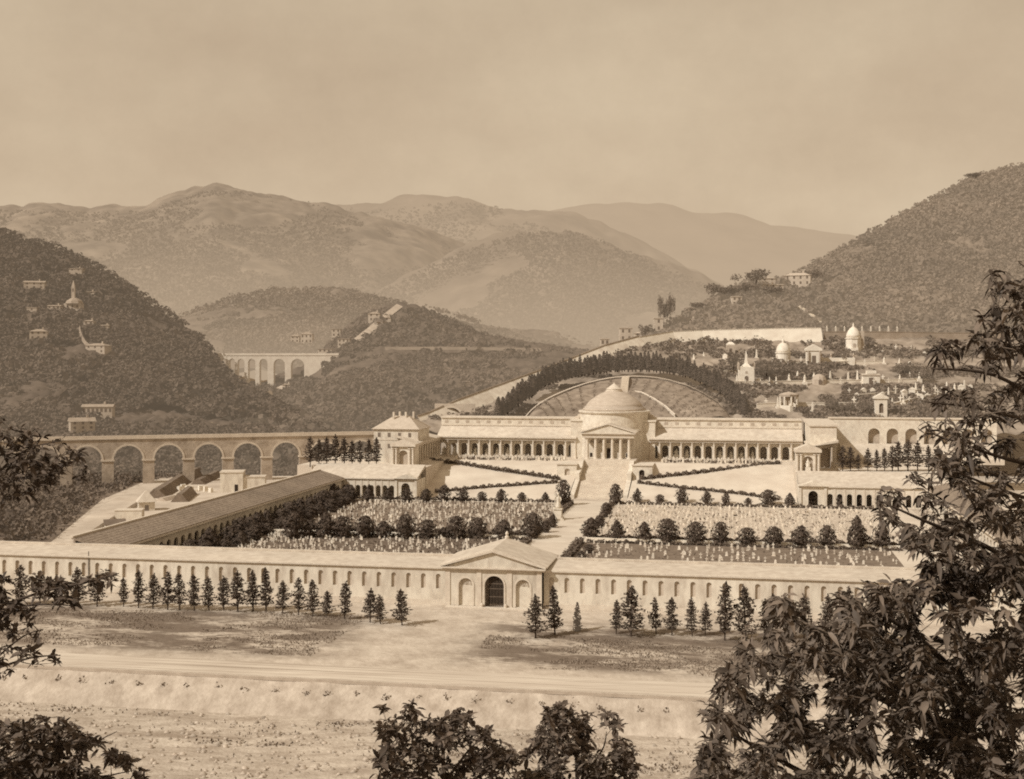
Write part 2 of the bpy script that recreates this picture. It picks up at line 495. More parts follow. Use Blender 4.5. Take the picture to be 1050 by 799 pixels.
mid.build('middle_slope', M_MID, 260, 36, 8, 0.01, gully=14, gfr=0.006, fine=4, ffr=0.09, seed=31)
VALC = [L_([(120, 489, 520), (640, 489, 520)]),
        L_([(120, 455, 570), (230, 452, 580), (320, 448, 590), (640, 446, 600)]),
        L_([(120, 420, 700), (230, 424, 690), (290, 424, 690), (340, 410, 690), (440, 405, 720), (640, 400, 720)]),
        L_([(120, 398, 850), (225, 396, 850), (245, 401, 850), (262, 407, 850), (292, 406, 850), (322, 394, 850), (348, 374, 850), (390, 361, 860), (450, 359, 880), (560, 361, 900), (640, 366, 900)]),
        L_([(120, 396, 900), (225, 393, 900), (270, 392, 910), (310, 376, 920), (322, 366, 930), (345, 345, 960), (372, 323, 985), (395, 312, 1000), (412, 309, 1000), (435, 315, 1000), (465, 329, 1000), (500, 343, 1000), (540, 352, 1000), (590, 359, 1000), (640, 365, 1000)])]
val = Hill(VALC, 120, 640)
val.build('valley_slope', M_VAL, 400, 26, 3.0, 0.02, fine=3.2, ffr=0.16, seed=41, drop=40, back=120)
left = Hill([L_([(-60, 489, 520), (380, 489, 520)]), L_([(-60, 452, 570), (200, 455, 570), (300, 456, 565), (380, 470, 540)]),
             L_([(-60, 360, 760), (60, 360, 760), (140, 380, 740), (200, 405, 690), (260, 425, 640), (320, 448, 585), (380, 475, 535)]),
             L_([(-60, 222, 1080), (0, 234, 1060), (30, 244, 1040), (62, 253, 1030), (100, 271, 1010), (130, 289, 990), (160, 310, 970), (190, 331, 930), (208, 346, 880), (220, 362, 840), (234, 380, 790), (252, 394, 740), (285, 412, 680), (320, 430, 620), (380, 470, 540)])], -60, 380)
left.build('left_hill', M_DARKHILL, 330, 42, 4.0, 0.015, gully=8, gfr=0.01, fine=3.6, ffr=0.15, seed=51, drop=60, back=150)
cem = Hill([L_([(395, 445, 508), (1100, 445, 505)]),
            L_([(395, 437, 510), (440, 430, 525), (520, 424, 530), (1100, 426, 522)]),
            L_([(395, 437, 511), (440, 429, 532), (500, 409, 560), (560, 398, 565), (640, 384, 580), (700, 390, 572), (760, 394, 571), (1100, 394, 571)]),
            L_([(395, 436.5, 512), (440, 428, 534), (500, 407, 565), (560, 385, 590), (640, 366, 605), (760, 374, 611), (1100, 374, 611)]),
            L_([(395, 436, 513), (440, 427, 536), (500, 405.5, 567), (560, 383, 595), (600, 367, 615), (655, 352, 640), (690, 347, 656), (840, 347, 660), (1100, 348, 660)])], 395, 1100)
cem.build('cemetery_hill', M_CEM, 420, 22, 1.2, 0.03, fine=1.8, ffr=0.2, seed=61, drop=30, back=60)
right = Hill([L_([(600, 372, 640), (655, 354, 648), (700, 348, 664), (1100, 349, 668)]),
              L_([(600, 370, 660), (655, 350, 672), (700, 338, 690), (760, 326, 700), (840, 322, 720), (1100, 310, 740)]),
              L_([(600, 368, 680), (655, 348, 690), (690, 331, 700), (722, 312, 720), (745, 302, 735), (770, 293, 745), (800, 292, 770), (830, 286, 800), (870, 266, 820), (1100, 240, 850)]),
              L_([(600, 367, 690), (655, 347, 700), (690, 330, 705), (722, 311, 725), (745, 300, 740), (770, 287, 760), (800, 283, 800), (828, 274, 850), (850, 262, 880), (890, 238, 930), (930, 216, 980), (970, 195, 1030), (1000, 180, 1070), (1030, 172, 1100), (1100, 150, 1150)])], 600, 1100)
right.build('right_hill', M_RIGHT, 400, 40, 2.6, 0.02, gully=5, gfr=0.012, fine=3.0, ffr=0.16, seed=71, drop=60, back=150)

# flat valley floor, river and the bank the photographer stands on
GROUND = mat('dry_ground', 172, 207, 0.2, detail=12, bump=0.35, bscale=0.6, big=(0.02, 0.92, 1.05))


def patches(m, v0, v1, soft, scale, tone, lo, hi, stretch=(1, 2.4, 1), hole=None):
    """Worn grass: a noise-shaped stain of another tone inside the strip v0..v1 along the front wall."""
    nt = m.node_tree; N = nt.nodes; L = nt.links; bs = N['Principled BSDF']
    old = bs.inputs['Base Color'].links[0].from_socket
    geo = N.new('ShaderNodeNewGeometry'); mp = N.new('ShaderNodeMapping'); mp.vector_type = 'TEXTURE'
    mp.inputs['Location'].default_value = C(0, 0); mp.inputs['Rotation'].default_value = (0, 0, -ANG)
    L.new(geo.outputs['Position'], mp.inputs['Vector'])
    sp = N.new('ShaderNodeSeparateXYZ'); L.new(mp.outputs['Vector'], sp.inputs['Vector'])
    m2 = N.new('ShaderNodeMapping'); m2.inputs['Scale'].default_value = stretch; L.new(mp.outputs['Vector'], m2.inputs['Vector'])
    n1 = N.new('ShaderNodeTexNoise'); n1.inputs['Scale'].default_value = scale; n1.inputs['Detail'].default_value = 12; n1.inputs['Roughness'].default_value = .72
    L.new(m2.outputs['Vector'], n1.inputs['Vector'])

    def rng_(sock, a, b, c, d):
        r = N.new('ShaderNodeMapRange'); r.interpolation_type = 'SMOOTHSTEP'
        for k, x in zip(('From Min', 'From Max', 'To Min', 'To Max'), (a, b, c, d)): r.inputs[k].default_value = x
        L.new(sock, r.inputs['Value']); return r.outputs['Result']

    def mul(a, b):
        k = N.new('ShaderNodeMath'); k.operation = 'MULTIPLY'; L.new(a, k.inputs[0]); L.new(b, k.inputs[1]); return k.outputs[0]
    band = mul(rng_(sp.outputs['Y'], v0 - soft, v0 + soft, 0, 1), rng_(sp.outputs['Y'], v1 - soft, v1 + soft, 1, 0))
    if hole:
        off = N.new('ShaderNodeMath'); off.operation = 'SUBTRACT'; off.inputs[1].default_value = hole[0]; L.new(sp.outputs['X'], off.inputs[0])
        ab = N.new('ShaderNodeMath'); ab.operation = 'ABSOLUTE'; L.new(off.outputs[0], ab.inputs[0])
        band = mul(band, rng_(ab.outputs[0], hole[1] - hole[2], hole[1] + hole[2], 0, 1))
    fac = mul(band, rng_(n1.outputs['Fac'], lo, hi, 0, 1))
    mxn = N.new('ShaderNodeMix'); mxn.data_type = 'RGBA'; L.new(fac, mxn.inputs['Factor']); L.new(old, mxn.inputs['A']); mxn.inputs['B'].default_value = base_c(tone)
    L.new(mxn.outputs['Result'], bs.inputs['Base Color'])


patches(GROUND, -47, -13, 3, .045, 120, .42, .55, hole=(-9, 12, 7))
patches(GROUND, -45, -15, 3, .35, 108, .51, .60, hole=(-9, 13, 7))
mb = MB()
c4 = [C(-9000, -60), C(9000, -60), C(9000, 9000), C(-9000, 9000)]
mb.quad(*c4); structure(mb.obj('ground', GROUND))
mb = MB(); mb.add([C(-900, -106 + 0, -4.0), C(900, -106, -4.0), C(900, -66, -4.0), C(-900, -66, -4.0)], [(0, 1, 2, 3)])
mb = MB()
BED = mat('river_gravel', 158, 206, 0.3, detail=12, bump=0.3, bscale=1.4, big=(0.03, 0.88, 1.06), stretch=(0.6, 1.4, 1))
mb.quad(C(-3000, -260, -4), C(3000, -260, -4), C(3000, -65, -4), C(-3000, -65, -4))
patches(BED, -140, -66, 4, .06, 150, .52, .68, (.5, 3.5, 1)); patches(BED, -140, -66, 3, .5, 142, .6, .66)
structure(mb.obj('riverbed', BED))
mb = MB()
EMB = mat('embankment_stone', 162, 202, 0.35, detail=12, bump=0.3, bscale=1.2, big=(.05, .9, 1.05))
V = []; nx = 300
for j in range(6):
    t = j / 5
    for i in range(nx + 1):
        u = -300 + 500 * i / nx
        p = C(u, -66.5 + 6.5 * t + 0.35 * mnoise.noise(Vector((u * 0.15, t * 3, 0))), -4.15 + 4.15 * t + (0.25 * mnoise.noise(Vector((u * 0.3, t * 4, 5))) if 0 < j < 5 else 0))
        V.append(p)
idx = np.arange(6 * (nx + 1)).reshape(6, nx + 1)
structure(link('embankment', fastmesh('embankment', np.array(V), np.stack([idx[:-1, :-1], idx[:-1, 1:], idx[1:, 1:], idx[1:, :-1]], -1).reshape(-1, 4), True), EMB))
V = []; nx, ny = 90, 60
for j in range(ny + 1):
    y = -40 + 165 * j / ny
    for i in range(nx + 1):
        x = -160 + 320 * i / nx
        z = 44.5 - 0.415 * y + 1.4 * mnoise.fractal(Vector((x * 0.06, y * 0.06, 3)), 0.9, 2, 4)
        if y < 0: z = 44.5 - 0.1 * y
        V.append((x, y, z))
idx = np.arange((nx + 1) * (ny + 1)).reshape(ny + 1, nx + 1)
structure(link('near_hillside', fastmesh('near_hillside', np.array(V), np.stack([idx[:-1, :-1], idx[:-1, 1:], idx[1:, 1:], idx[1:, :-1]], -1).reshape(-1, 4), True),
               mat('near_slope', 90, 140, 0.4, detail=8, bump=0.2)))


def slope_z(x, y): return 44.5 - 0.415 * y


def sheet(name, pts, z, m, div=1):
    mb = MB(); mb.add([C(u, v, z) for u, v in pts], [tuple(range(len(pts)))])
    return structure(mb.obj(name, m))


ROADM = mat('road_dust', 190, 212, 0.16, detail=10, stretch=(0.3, 2, 1), big=(0.05, 0.95, 1.04))
patches(ROADM, -70, -40, 3, .35, 158, .50, .62, (.05, 4.5, 1))
sheet('road', [(-500, -58.6), (500, -59.6), (500, -52), (-500, -50.5)], 0.012, ROADM)
# grass tufts on the verges and weeds on the embankment
def tufts(n, fu, fv, z, hgt, dens, sc):
    P = []
    while len(P) < n:
        u, v = random.uniform(*fu), random.uniform(*fv)
        if mnoise.fractal(Vector((u * sc, v * sc * 2.2, 9.0)), 0.9, 2, 4) > dens: P.append(C(u, v, z + hgt * 0.25))
    P = np.array(P)
    return cards(P, hgt, 0.5, np.tile((0, 0, 1.0), (len(P), 1)), 0.9)


GRASS = mat('dry_grass', 112, 156, 0.3, island=0.2)
parts = [tufts(9500, (-130, -22), (-46, -13), 0.0, 0.36, 0.0, 0.05), tufts(7500, (4, 100), (-47.5, -25), 0.0, 0.36, 0.0, 0.05)]
tag(link('verge_grass', fastmesh('verge_grass', *merge(parts)), GRASS), 'dry grass tufts on the verge between road and front wall', 'grass', kind='stuff')
parts = [tufts(700, (-130, 60), (-76, -67), -3.95, 0.42, 0.14, 0.09), tufts(500, (-130, 60), (-104, -70), -3.95, 0.4, 0.18, 0.06)]
for i in range(46):                       # one weed in each drain hole along the foot of the road
    q = np.array(C(-128 + 4.6 * i + random.uniform(-.8, .8), -62.4 + random.uniform(-.4, .3), -1.3)); parts.append(cards(q + rng.normal(size=(14, 3)) * np.array((.3, .15, .28)), .4, .7))
for i in range(16):                       # heaps of weeds gathered in streaks on the bed
    q = np.array(C(random.uniform(-110, 40), random.choice((-69, -72, -80, -81, -91)) + random.uniform(-1, 1), -3.8)); parts.append(cards(q + rng.normal(size=(60, 3)) * np.array((2.2, .5, .22)), .42, .7))
tag(link('weeds', fastmesh('weeds', *merge(parts)), mat('weed_leaf', 100, 135, 0.4, island=0.3)), 'dark low weeds dotted over the stony embankment and riverbed', 'weeds', kind='stuff')
n = 2600
pu, pv = rng.uniform(-140, 90, n), rng.uniform(-108, -66.5, n)
P = np.array([C(a, b, -3.97) for a, b in zip(pu, pv)]); s = rng.uniform(0.12, 0.4, n)[:, None]
base = np.stack([P + s * np.array(o) * rng.uniform(0.7, 1.3, (n, 1)) for o in [(-1, -.6, 0), (1, -.6, 0), (.8, .7, 0), (-.8, .7, 0), (-.6, -.4, .8), (.6, -.4, .7), (.5, .5, .75), (-.5, .5, .7)]], 1).reshape(-1, 3)
Q = (np.array([(4, 5, 6, 7), (0, 1, 5, 4), (1, 2, 6, 5), (2, 3, 7, 6), (3, 0, 4, 7)])[None] + 8 * np.arange(n)[:, None, None]).reshape(-1, 4)
tag(link('gravel', fastmesh('gravel', base, Q), mat('pebble', 158, 196, 0.8, island=0.2)), 'loose stones strewn over the dry riverbed', 'gravel', kind='stuff')
mb = MB(); mb.box(-300, 300, -0.22, 0.22, -0.3, 0.16)
t = cthing('parapet', 'long low stone parapet along the river edge of the dusty road', 'parapet', 0, -60.3)
mb.obj('coping', mat('parapet_stone', 168, 190, 0.5), t)

# ================================================================== cemetery ground
YARD = SAND
sheet('yard_path', [(-102, 10), (104, 10), (104, 184), (-102, 184)], 0.006, SAND)
PLOT1 = mat('plot_dark', 96, 124, 0.5, detail=8, big=(0.06, 0.9, 1.1)); PLOT2 = mat('plot_back', 112, 144, 0.5, detail=8)
PLOT3 = mat('plot_right', 112, 136, 0.4, detail=8); PLOT4 = mat('plot_pale', 178, 204, 0.5, detail=8)
plots = [('front_left_plot', -87, -8.2, 16, 90, PLOT1), ('back_left_plot', -87, -8.2, 98, 174, PLOT2),
         ('front_right_plot', 7, 87, 16, 88.5, PLOT3), ('back_right_plot', 7, 87, 98, 174, PLOT4)]
for nme, u0, u1, v0, v1, m in plots:
    sheet(nme, [(u0, v0), (u1, v0), (u1, v1), (u0, v1)], 0.012, m)
# bank between the lower yard and the terrace, in front of the upper portico
BANK = mat('bank_earth', 196, 214, 0.12, detail=6, big=(0.04, 0.94, 1.05))


def bank_z(v): return max(0.0, min(10.0, (v - 184) / 4.0))


def hit_bank(px, py):                    # where the sight line meets the bank
    z = 5.0
    for _ in range(30):
        u, v = uv(px, py, z); z = 0.5 * z + 0.5 * bank_z(v)
    return u, v, z


for sd, a, b in (('left_bank', -63, -10.5), ('right_bank', 10.5, 68)):
    V = []; nx, ny = 50, 40
    for j in range(ny + 1):
        v = 184 + 40.0 * j / ny
        for i in range(nx + 1):
            u = a + (b - a) * i / nx
            V.append(C(u, v, bank_z(v) + (0.15 * mnoise.noise(Vector((u * 0.2, v * 0.2, 0))) if 0 < j < ny else 0)))
    idx = np.arange((nx + 1) * (ny + 1)).reshape(ny + 1, nx + 1)
    structure(link(sd, fastmesh(sd, np.array(V), np.stack([idx[:-1, :-1], idx[:-1, 1:], idx[1:, 1:], idx[1:, :-1]], -1).reshape(-1, 4), True), BANK))


def cbox(name, u0, u1, v0, v1, z0, z1, m):
    mb = MB(); mb.box(u0, u1, v0, v1, z0, z1); o = mb.obj(name, m); o.location = C(0, 0); o.rotation_euler = (0, 0, -ANG)
    return structure(o)


cbox('upper_terrace', -62.9, 67.9, 224, 262, -1, 10, SAND)
cbox('left_terrace', -112, -63, 192.2, 262, -1, 10.001, SAND)
cbox('right_terrace', 68, 118, 192.2, 262, -1, 10.001, SAND)

# ================================================================== front wall wings
def front_wing(side):
    u0, u1 = (-128.0, -10.0) if side < 0 else (10.0, 112.0)
    n = int((u1 - u0 - 2) / 3.0); cs = [(u0 + (u1 - u0) * (i + 0.5) / n) for i in range(n)]
    t = cthing('front_wall', 'long pale front wall of the cemetery with blind arched slits, ' + ('left of the gate' if side < 0 else 'right of the gate'), 'wall', 0, 0)
    mb = MB(); mb.arcade(u0, u1, 0, 7.3, 0, 0.45, [(c, 1.0, 3.2, 5.7) for c in cs], cap=False)
    mb.quad((u0, 0, 0), (u0, 0, 7.3), (u0, 12, 7.3), (u0, 12, 0)); mb.quad((u1, 0, 0), (u1, 12, 0), (u1, 12, 7.3), (u1, 0, 7.3))
    mb.quad((u1, 12, 0), (u0, 12, 0), (u0, 12, 7.6), (u1, 12, 7.6))
    mb.obj('wall', PLASTER, t)
    for c in cs:
        MB().arch_panel(c, 1.0, 3.2, 5.7, 0.45, 8).obj('niche', NICHE, t)
    mb = MB(); mb.box(u0 - .1, u1 + (.1 if side > 0 else 0), -0.12, -0.004, 0, 1.0); mb.obj('plinth', STONE2, t)
    mb = MB(); mb.box(u0 - .25, u1 + .25, -0.45, 0.6, 7.302, 7.6); mb.box(u0 - .1, u1 + .1, -0.2, 0.5, 7.04, 7.3); mb.obj('cornice', STONE2, t)
    mb = MB(); mb.prism_x([(0.4, 7.602), (12, 8.0), (12, 7.7), (0.4, 7.35)], u0, u1)
    mb.prism_x([(10.9, 7.98), (10.9, 8.35), (11.9, 8.35), (11.9, 7.98)], u0, u1); mb.obj('roof', WHITEROOF, t)
    for c in cs[::3]:
        MB().box(c + 1.4, c + 1.52, -0.1, -0.003, 1.0, 7.0).obj('drainpipe', HOUSER, t) if False else None
    return t


fl = front_wing(-1); fr_ = front_wing(1)
MB().tube([(-88, -0.16, 0), (-88, -0.16, 8.6)], [0.09, 0.09], 6).obj('drainpipe', IRON, fl)

# gate pavilion
t = cthing('gatehouse', 'gabled gate pavilion with a tall barred arch in the middle of the front wall', 'gatehouse', 0, 0)
mb = MB(); mb.arcade(-9.6, 9.6, 0, 8.0, -1.2, -0.1, [(-5.6, 2.9, 0.25, 4.3), (0.2, 3.9, 0.0, 4.4), (6.0, 2.9, 0.25, 4.3)], cap=False)
mb.quad((-9.6, -1.2, 0), (-9.6, -1.2, 8), (-9.6, 14, 8), (-9.6, 14, 0)); mb.quad((9.6, -1.2, 0), (9.6, 14, 0), (9.6, 14, 8), (9.6, -1.2, 8))
mb.obj('wall', PLASTER, t)
for c in (-5.6, 6.0):
    nb = MB().arch_panel(c, 2.9, 0.25, 4.3, -0.7).obj('blind_arch', STONE, t)
    mb = MB(); mb.arch_ring(c, 1.7, 0.25, 4.3, 4.35, -0.8, -0.69); mb.lathe([(0.35, 0), (0.35, 0.02)], 0, 0, 8) if False else None
    for k in range(5): mb.tube([(c, -0.75, 4.35), (c + 0.8 * math.cos(math.pi * (k + .5) / 5), -0.75, 4.35 + 0.8 * math.sin(math.pi * (k + .5) / 5))], [.06, .06], 4)
    mb.obj('tympanum_relief', SHADEWALL, nb)
    MB().arch_ring(c, 2.9, 0.3, 0.25, 4.3, -1.32, -1.19).obj('arch_moulding', STONE2, t)
MB().arch_ring(0.2, 3.9, 0.35, 0, 4.4, -1.34, -1.19).obj('arch_moulding', STONE2, t)
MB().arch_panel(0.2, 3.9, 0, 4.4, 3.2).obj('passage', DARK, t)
mb = MB(); mb.arcade(-2.3, 2.7, 0, 8, -0.05, 3.2, [(0.2, 3.9, 0, 4.4)], cap=False); mb.obj('passage_vault', SHADEWALL, t)
mb = MB()
for k in range(13):
    x = 0.2 - 1.8 + 3.6 * k / 12; top = 4.4 + math.sqrt(max(0, 1.9 ** 2 - (x - .2) ** 2))
    mb.tube([(x, -0.5, 0), (x, -0.5, top)], [.045, .045], 4)
for z in (0.3, 2.0, 3.6, 4.6): mb.box(0.2 - 1.93, 0.2 + 1.93, -0.53, -0.47, z, z + 0.12)
mb.obj('iron_gate', mat('gate_iron', 104, 120, 2.0), t)
for x in (-9.3, -2.9, 3.3, 9.3):
    MB().box(x - .5, x + .5, -1.36, -1.203, 0, 7.4).obj('pilaster', STONE2, t)
for x in (-2.2, 2.6): MB().lathe([(.3, 0), (.3, .7), (.15, .95)], x, -1.8, 10).obj('bollard', STONE2, t)
mb = MB(); mb.box(-10.3, 10.3, -1.75, -0.9, 7.45, 7.75); mb.box(-10.6, 10.6, -2.05, -0.7, 7.752, 8.05)
mb.prism([(-10.7, 8.05), (-10.7, 8.4), (0, 11.6), (0, 11.15)], -2.1, -0.9); mb.prism([(10.7, 8.05), (10.7, 8.4), (0, 11.6), (0, 11.15)], -2.1, -0.9)
mb.obj('pediment_cornice', STONE2, t)
MB().prism([(-9.9, 8.06), (9.9, 8.06), (0, 11.1)], -1.5, -1.0).obj('pediment', PLASTER, t)
mb = MB(); mb.prism([(-10.9, 8.1), (-10.9, 8.35), (0, 11.72), (0, 11.4)], -1.4, 14.5); mb.prism([(10.9, 8.1), (10.9, 8.35), (0, 11.722), (0, 11.4)], -1.4, 14.5)
mb.prism([(-9.6, 8.0), (9.6, 8.0), (0, 11.3)], 13.4, 14)
mb.obj('roof', WHITEROOF, t)
mb = MB(); mb.lathe([(.5, 11.4), (.5, 12.0), (.25, 12.3), (.4, 12.7), (.1, 13.2)], 0, 13.8, 10); mb.obj('finial', STONE2, t)
MB().box(-9.4, 9.4, -3.2, -1.4, 0.0, 0.22).obj('step', STONE2, t)

# side galleries
for side in (-1, 1):
    t = cthing('side_gallery', ('dark slate roofed gallery closing the yard on its left side' if side < 0 else 'slate roofed gallery closing the yard on its right side behind the big tree'), 'gallery', -94.0 if side < 0 else 113.0, 0)
    s = side
    mb = MB()
    q = [(0, 0), (0, 6.4)]
    mb.box(-4.6, -4.1, 12.1, 179.5, 0, 8.9) if s < 0 else mb.box(4.1, 4.6, 12.1, 179.5, 0, 8.9)
    mb.obj('outer_wall', mat('gallery_wall', 150, 172, .4), t)
    o = MB()
    o.arcade(0, 168, 0, 6.4, 0, 0.6, [(4 + 4.0 * i, 2.4, 0.3, 3.6) for i in range(41)])
    ob = o.obj('arcade_wall', STONE, t); ob.rotation_euler = (0, 0, R(90) if s < 0 else R(-90)); ob.location = (-s * 3.4, 11 if s < 0 else 179, 0)
    mb = MB(); x0, x1 = (-5.0, 4.2) if s < 0 else (-4.2, 5.0)
    za, zb = (9.5, 6.9) if s < 0 else (6.9, 9.5)
    K = 9                                # tile courses, each lapping over the one below
    for q in range(K):
        xa, xb = x0 + (x1 - x0) * q / K, x0 + (x1 - x0) * (q + 1) / K; ya, yb = za + (zb - za) * q / K, za + (zb - za) * (q + 1) / K
        lift = .045
        if s < 0: mb.prism([(xa, ya), (xb, yb + lift), (xb, yb - .35), (xa, ya - .35)], 12.05, 180)
        else: mb.prism([(xa, ya + lift), (xb, yb), (xb, yb - .35), (xa, ya - .35)], 12.05, 180)
    mb.obj('roof', SLATE, t)
    mb = MB(); xx = x0 if s < 0 else x1; mb.box(xx - .35, xx + .35, 12.06, 180, 9.25, 9.8); mb.obj('ridge_coping', STONE2, t)
    xx = x1 if s < 0 else x0
    mb = MB(); mb.box(xx - .25, xx + .25, 12.07, 180, 6.3, 6.7); mb.obj('eave_cornice', STONE2, t)

# lower galleries facing the camera at the back of the yard
for side in (-1, 1):
    u0, u1 = (-104, -63.2) if side < 0 else (68.2, 118)
    t = cthing('lower_gallery', ('low arcaded gallery with pale sloping roof at the left of the bank' if side < 0 else 'low arcaded gallery with pale sloping roof at the right of the bank'), 'gallery', 0, 180)
    L0 = u1 - u0
    n = 13; big = u1 - 4.2 if side < 0 else u0 + 4.6
    lo, hi = (u0 + 0.5, u1 - 8) if side < 0 else (u0 + 8.5, u1 - .5)
    cs = [lo + (hi - lo) * (i + .5) / n for i in range(n)]
    mb = MB(); mb.arcade(u0, u1, 0, 6.6, 0, 0.7, [(c, 1.75, 0.4, 3.6) for c in cs] + [(big, 3.1, 0.2, 3.8)])
    mb.obj('arcade_wall', STONE, t)
    MB().box(u0, u1, 5.5, 5.9, 0, 7.5).obj('back_wall', SHADEWALL, t)
    MB().box(u0, u0 + .4, 0.71, 11.9, 0, 6.5).obj('end_wall', STONE, t); MB().box(u1 - .4, u1, 0.71, 11.9, 0, 6.5).obj('end_wall', STONE, t)
    mb = MB(); mb.box(u0 - .2, u1 + .2, -0.55, 0.3, 6.605, 6.95); mb.obj('cornice', STONE2, t)
    mb = MB(); mb.prism_x([(-0.5, 6.96), (12.1, 10.9), (12.1, 9.9), (0.8, 6.61)], u0, u1); mb.obj('roof', WHITEROOF, t)
    bx0, bx1 = (u1 - 8, u1) if side < 0 else (u0, u0 + 9)
    mb = MB(); mb.box(bx0, bx1, -0.5, -0.004, 0, 0.5); mb.box(bx0, bx0 + .8, -0.4, -0.004, .5, 6.3); mb.box(bx1 - .8, bx1, -0.4, -0.004, .5, 6.3)
    mb.prism([(bx0 - .4, 6.97), (bx1 + .4, 6.97), ((bx0 + bx1) / 2, 8.5)], -1.0, 4); mb.obj('end_bay_pediment', STONE, t)
    for i, c in enumerate(cs[:-1]):
        m_ = (c + cs[i + 1]) / 2
        MB().box(m_ - .3, m_ + .3, -0.14, -0.003, 0, 6.3).obj('pilaster', STONE2, t)

# ================================================================== upper portico wings
PITCH = 4.25


def column_mesh(h, r):
    mb = MB(); mb.lathe([(r * 1.45, 0), (r * 1.45, .25), (r * 1.1, .4), (r, .6), (r * .97, h * .4), (r * .82, h - .6), (r * .9, h - .5), (r * 1.25, h - .3), (r * 1.35, h - .28), (r * 1.35, h)], n=12)
    me = bpy.data.meshes.new('column'); me.from_pydata(mb.v, [], mb.f); me.materials.append(STONE2)
    return me


COLM = column_mesh(6.3, 0.46)
BACKW = mat('portico_back_wall', 176, 196, 0.6)


def portico(label, u0, u1, v0, rot=0.0, n=13, attic=True, org=None, name='portico_wing'):
    t = cthing(name, label, 'portico', *(org or (0, v0, 10)), rot=rot)
    cs = [u0 + (u1 - u0) * (i + .5) / n for i in range(n)]
    MB().box(u0, u1, -1.6, 9.5, 0.0, 0.5).obj('base', STONE2, t)
    MB().arcade(u0, u1, 0.5, 6.9, 0.6, 1.5, [(c, 2.5, 0.5, 4.3) for c in cs]).obj('arcade_wall', STONE, t)
    MB().box(u0, u1, 6.5, 6.9, 0.5, 8.0).obj('back_wall', BACKW, t)
    for i in range(n + 1):
        x = u0 + (u1 - u0) * i / n
        x = min(max(x, u0 + .5), u1 - .5)
        o = link('column', COLM, STONE2, t); o.location = (x, 0.0, 0.5)
    mb = MB(); mb.box(u0, u1, -0.7, 1.6, 6.9, 7.5); mb.box(u0, u1, -0.95, 1.6, 7.502, 7.8); mb.box(u0, u1, -1.3, 1.6, 7.802, 8.2); mb.obj('cornice', STONE2, t)
    mb = MB()
    d = 7.0 if attic else 9.0
    mb.prism_x([(-1.1, 8.21), (d, 12.0 if attic else 10.6), (d, 11.2 if attic else 9.8), (-0.6, 8.0 + .205)], u0, u1); mb.obj('roof', WHITEROOF, t)
    if attic:
        MB().box(u0, u1, 7.0, 17.5, 8, 15.2).obj('attic', STONE, t)
        mb = MB(); mb.box(u0, u1, 6.45, 17.9, 15.2, 15.65); mb.box(u0, u1, 6.75, 6.998, 12.2, 12.6); mb.obj('attic_cornice', STONE2, t)
        for c in cs:
            MB().box(c - .7, c + .7, 6.9, 6.997, 13.3, 14.3).obj('window', SHADEWALL, t)
    return t, cs


wl, csl = portico('long columned portico left of the domed rotunda', -70.5, -14.2, 240)
wr, csr = portico('long columned portico right of the domed rotunda', 14.2, 72.5, 240, n=14)
# side arms of the upper court
portico('short columned side arm joining the hip roofed house to the left portico', -17, 17, 0, rot=R(90), n=9, attic=False, org=(-69.5, 221.5, 10))
portico('short columned side arm at the right end of the upper portico', -14, 17, 0, rot=R(-90), n=8, attic=False, org=(74.0, 222.5, 10))


# a white tomb figure in each bay
def tomb_figure(me_cache=[]):
    if not me_cache:
        mb = MB(); mb.box(-.75, .75, -.5, .5, 0, 1.3)
        mb.lathe([(.55, 1.3), (.6, 1.6), (.42, 2.3), (.45, 2.7), (.2, 2.95), (.14, 3.0), (.2, 3.1), (.2, 3.3), (.05, 3.42)], 0, 0, 10)
        mb.tube([(.4, 0, 2.7), (.62, -.15, 2.2), (.35, -.4, 2.05)], [.14, .12, .09], 6); mb.tube([(-.4, 0, 2.7), (-.6, -.1, 2.15), (-.55, -.35, 1.8)], [.14, .12, .09], 6)
        me = bpy.data.meshes.new('tomb_statue'); me.from_pydata(mb.v, [], mb.f); me.materials.append(MARBLE); me_cache.append(me)
    return me_cache[0]


for lst, nm in ((csl, 'left'), (csr, 'right')):
    for i, c in enumerate(lst):
        if random.random() < 0.75:
            k = i if nm == 'right' else len(lst) - 1 - i
            o = link('tomb_statue', tomb_figure(), MARBLE)
            s = random.uniform(0.8, 1.1); o.scale = (random.uniform(.8, 1.5), 1, s); o.location = C(c + random.uniform(-.2, .2), 243.0, 10.5); o.rotation_euler = (0, 0, -ANG + random.uniform(-.4, .4))
            tag(o, 'white tomb figure in the %s bay %s of the rotunda' % (nth(k), nm), 'statue', 'tomb figures in the portico bays')

# ================================================================== rotunda
t = cthing('rotunda', 'domed pantheon with columned temple front at the centre of the upper portico', 'rotunda', 0, 246, 10)
MB().lathe([(13.4, 0), (13.4, 11), (13.7, 11.1), (13.7, 11.7), (13.3, 11.8), (13.3, 17.6), (13.7, 17.8), (14.1, 18.3), (14.1, 18.8), (12.6, 18.9)], n=64).obj('drum', STONE, t, False)
dm = [(12.4, 18.85), (12.4, 19.7), (11.7, 19.75), (11.7, 20.4), (11.0, 20.45)]
for k in range(1, 13):
    a = R(12 + 66 * k / 12); dm.append((11.3 * math.cos(a) / math.cos(R(12)), 20.45 + 6.4 * (.6 * (math.sin(a) - math.sin(R(12))) / (1 - math.sin(R(12))) + .4 * (1 - math.cos(a) / math.cos(R(12))) / .8)))
MB().lathe(dm, n=64).obj('dome', DOMEM, t, True)
MB().lathe([(3.4, 25.9), (3.4, 26.7), (3.1, 26.75), (3.0, 27.2), (3.2, 27.25), (1.4, 28.6), (.3, 29.4), (.1, 30.0)], n=24).obj('lantern', STONE2, t)
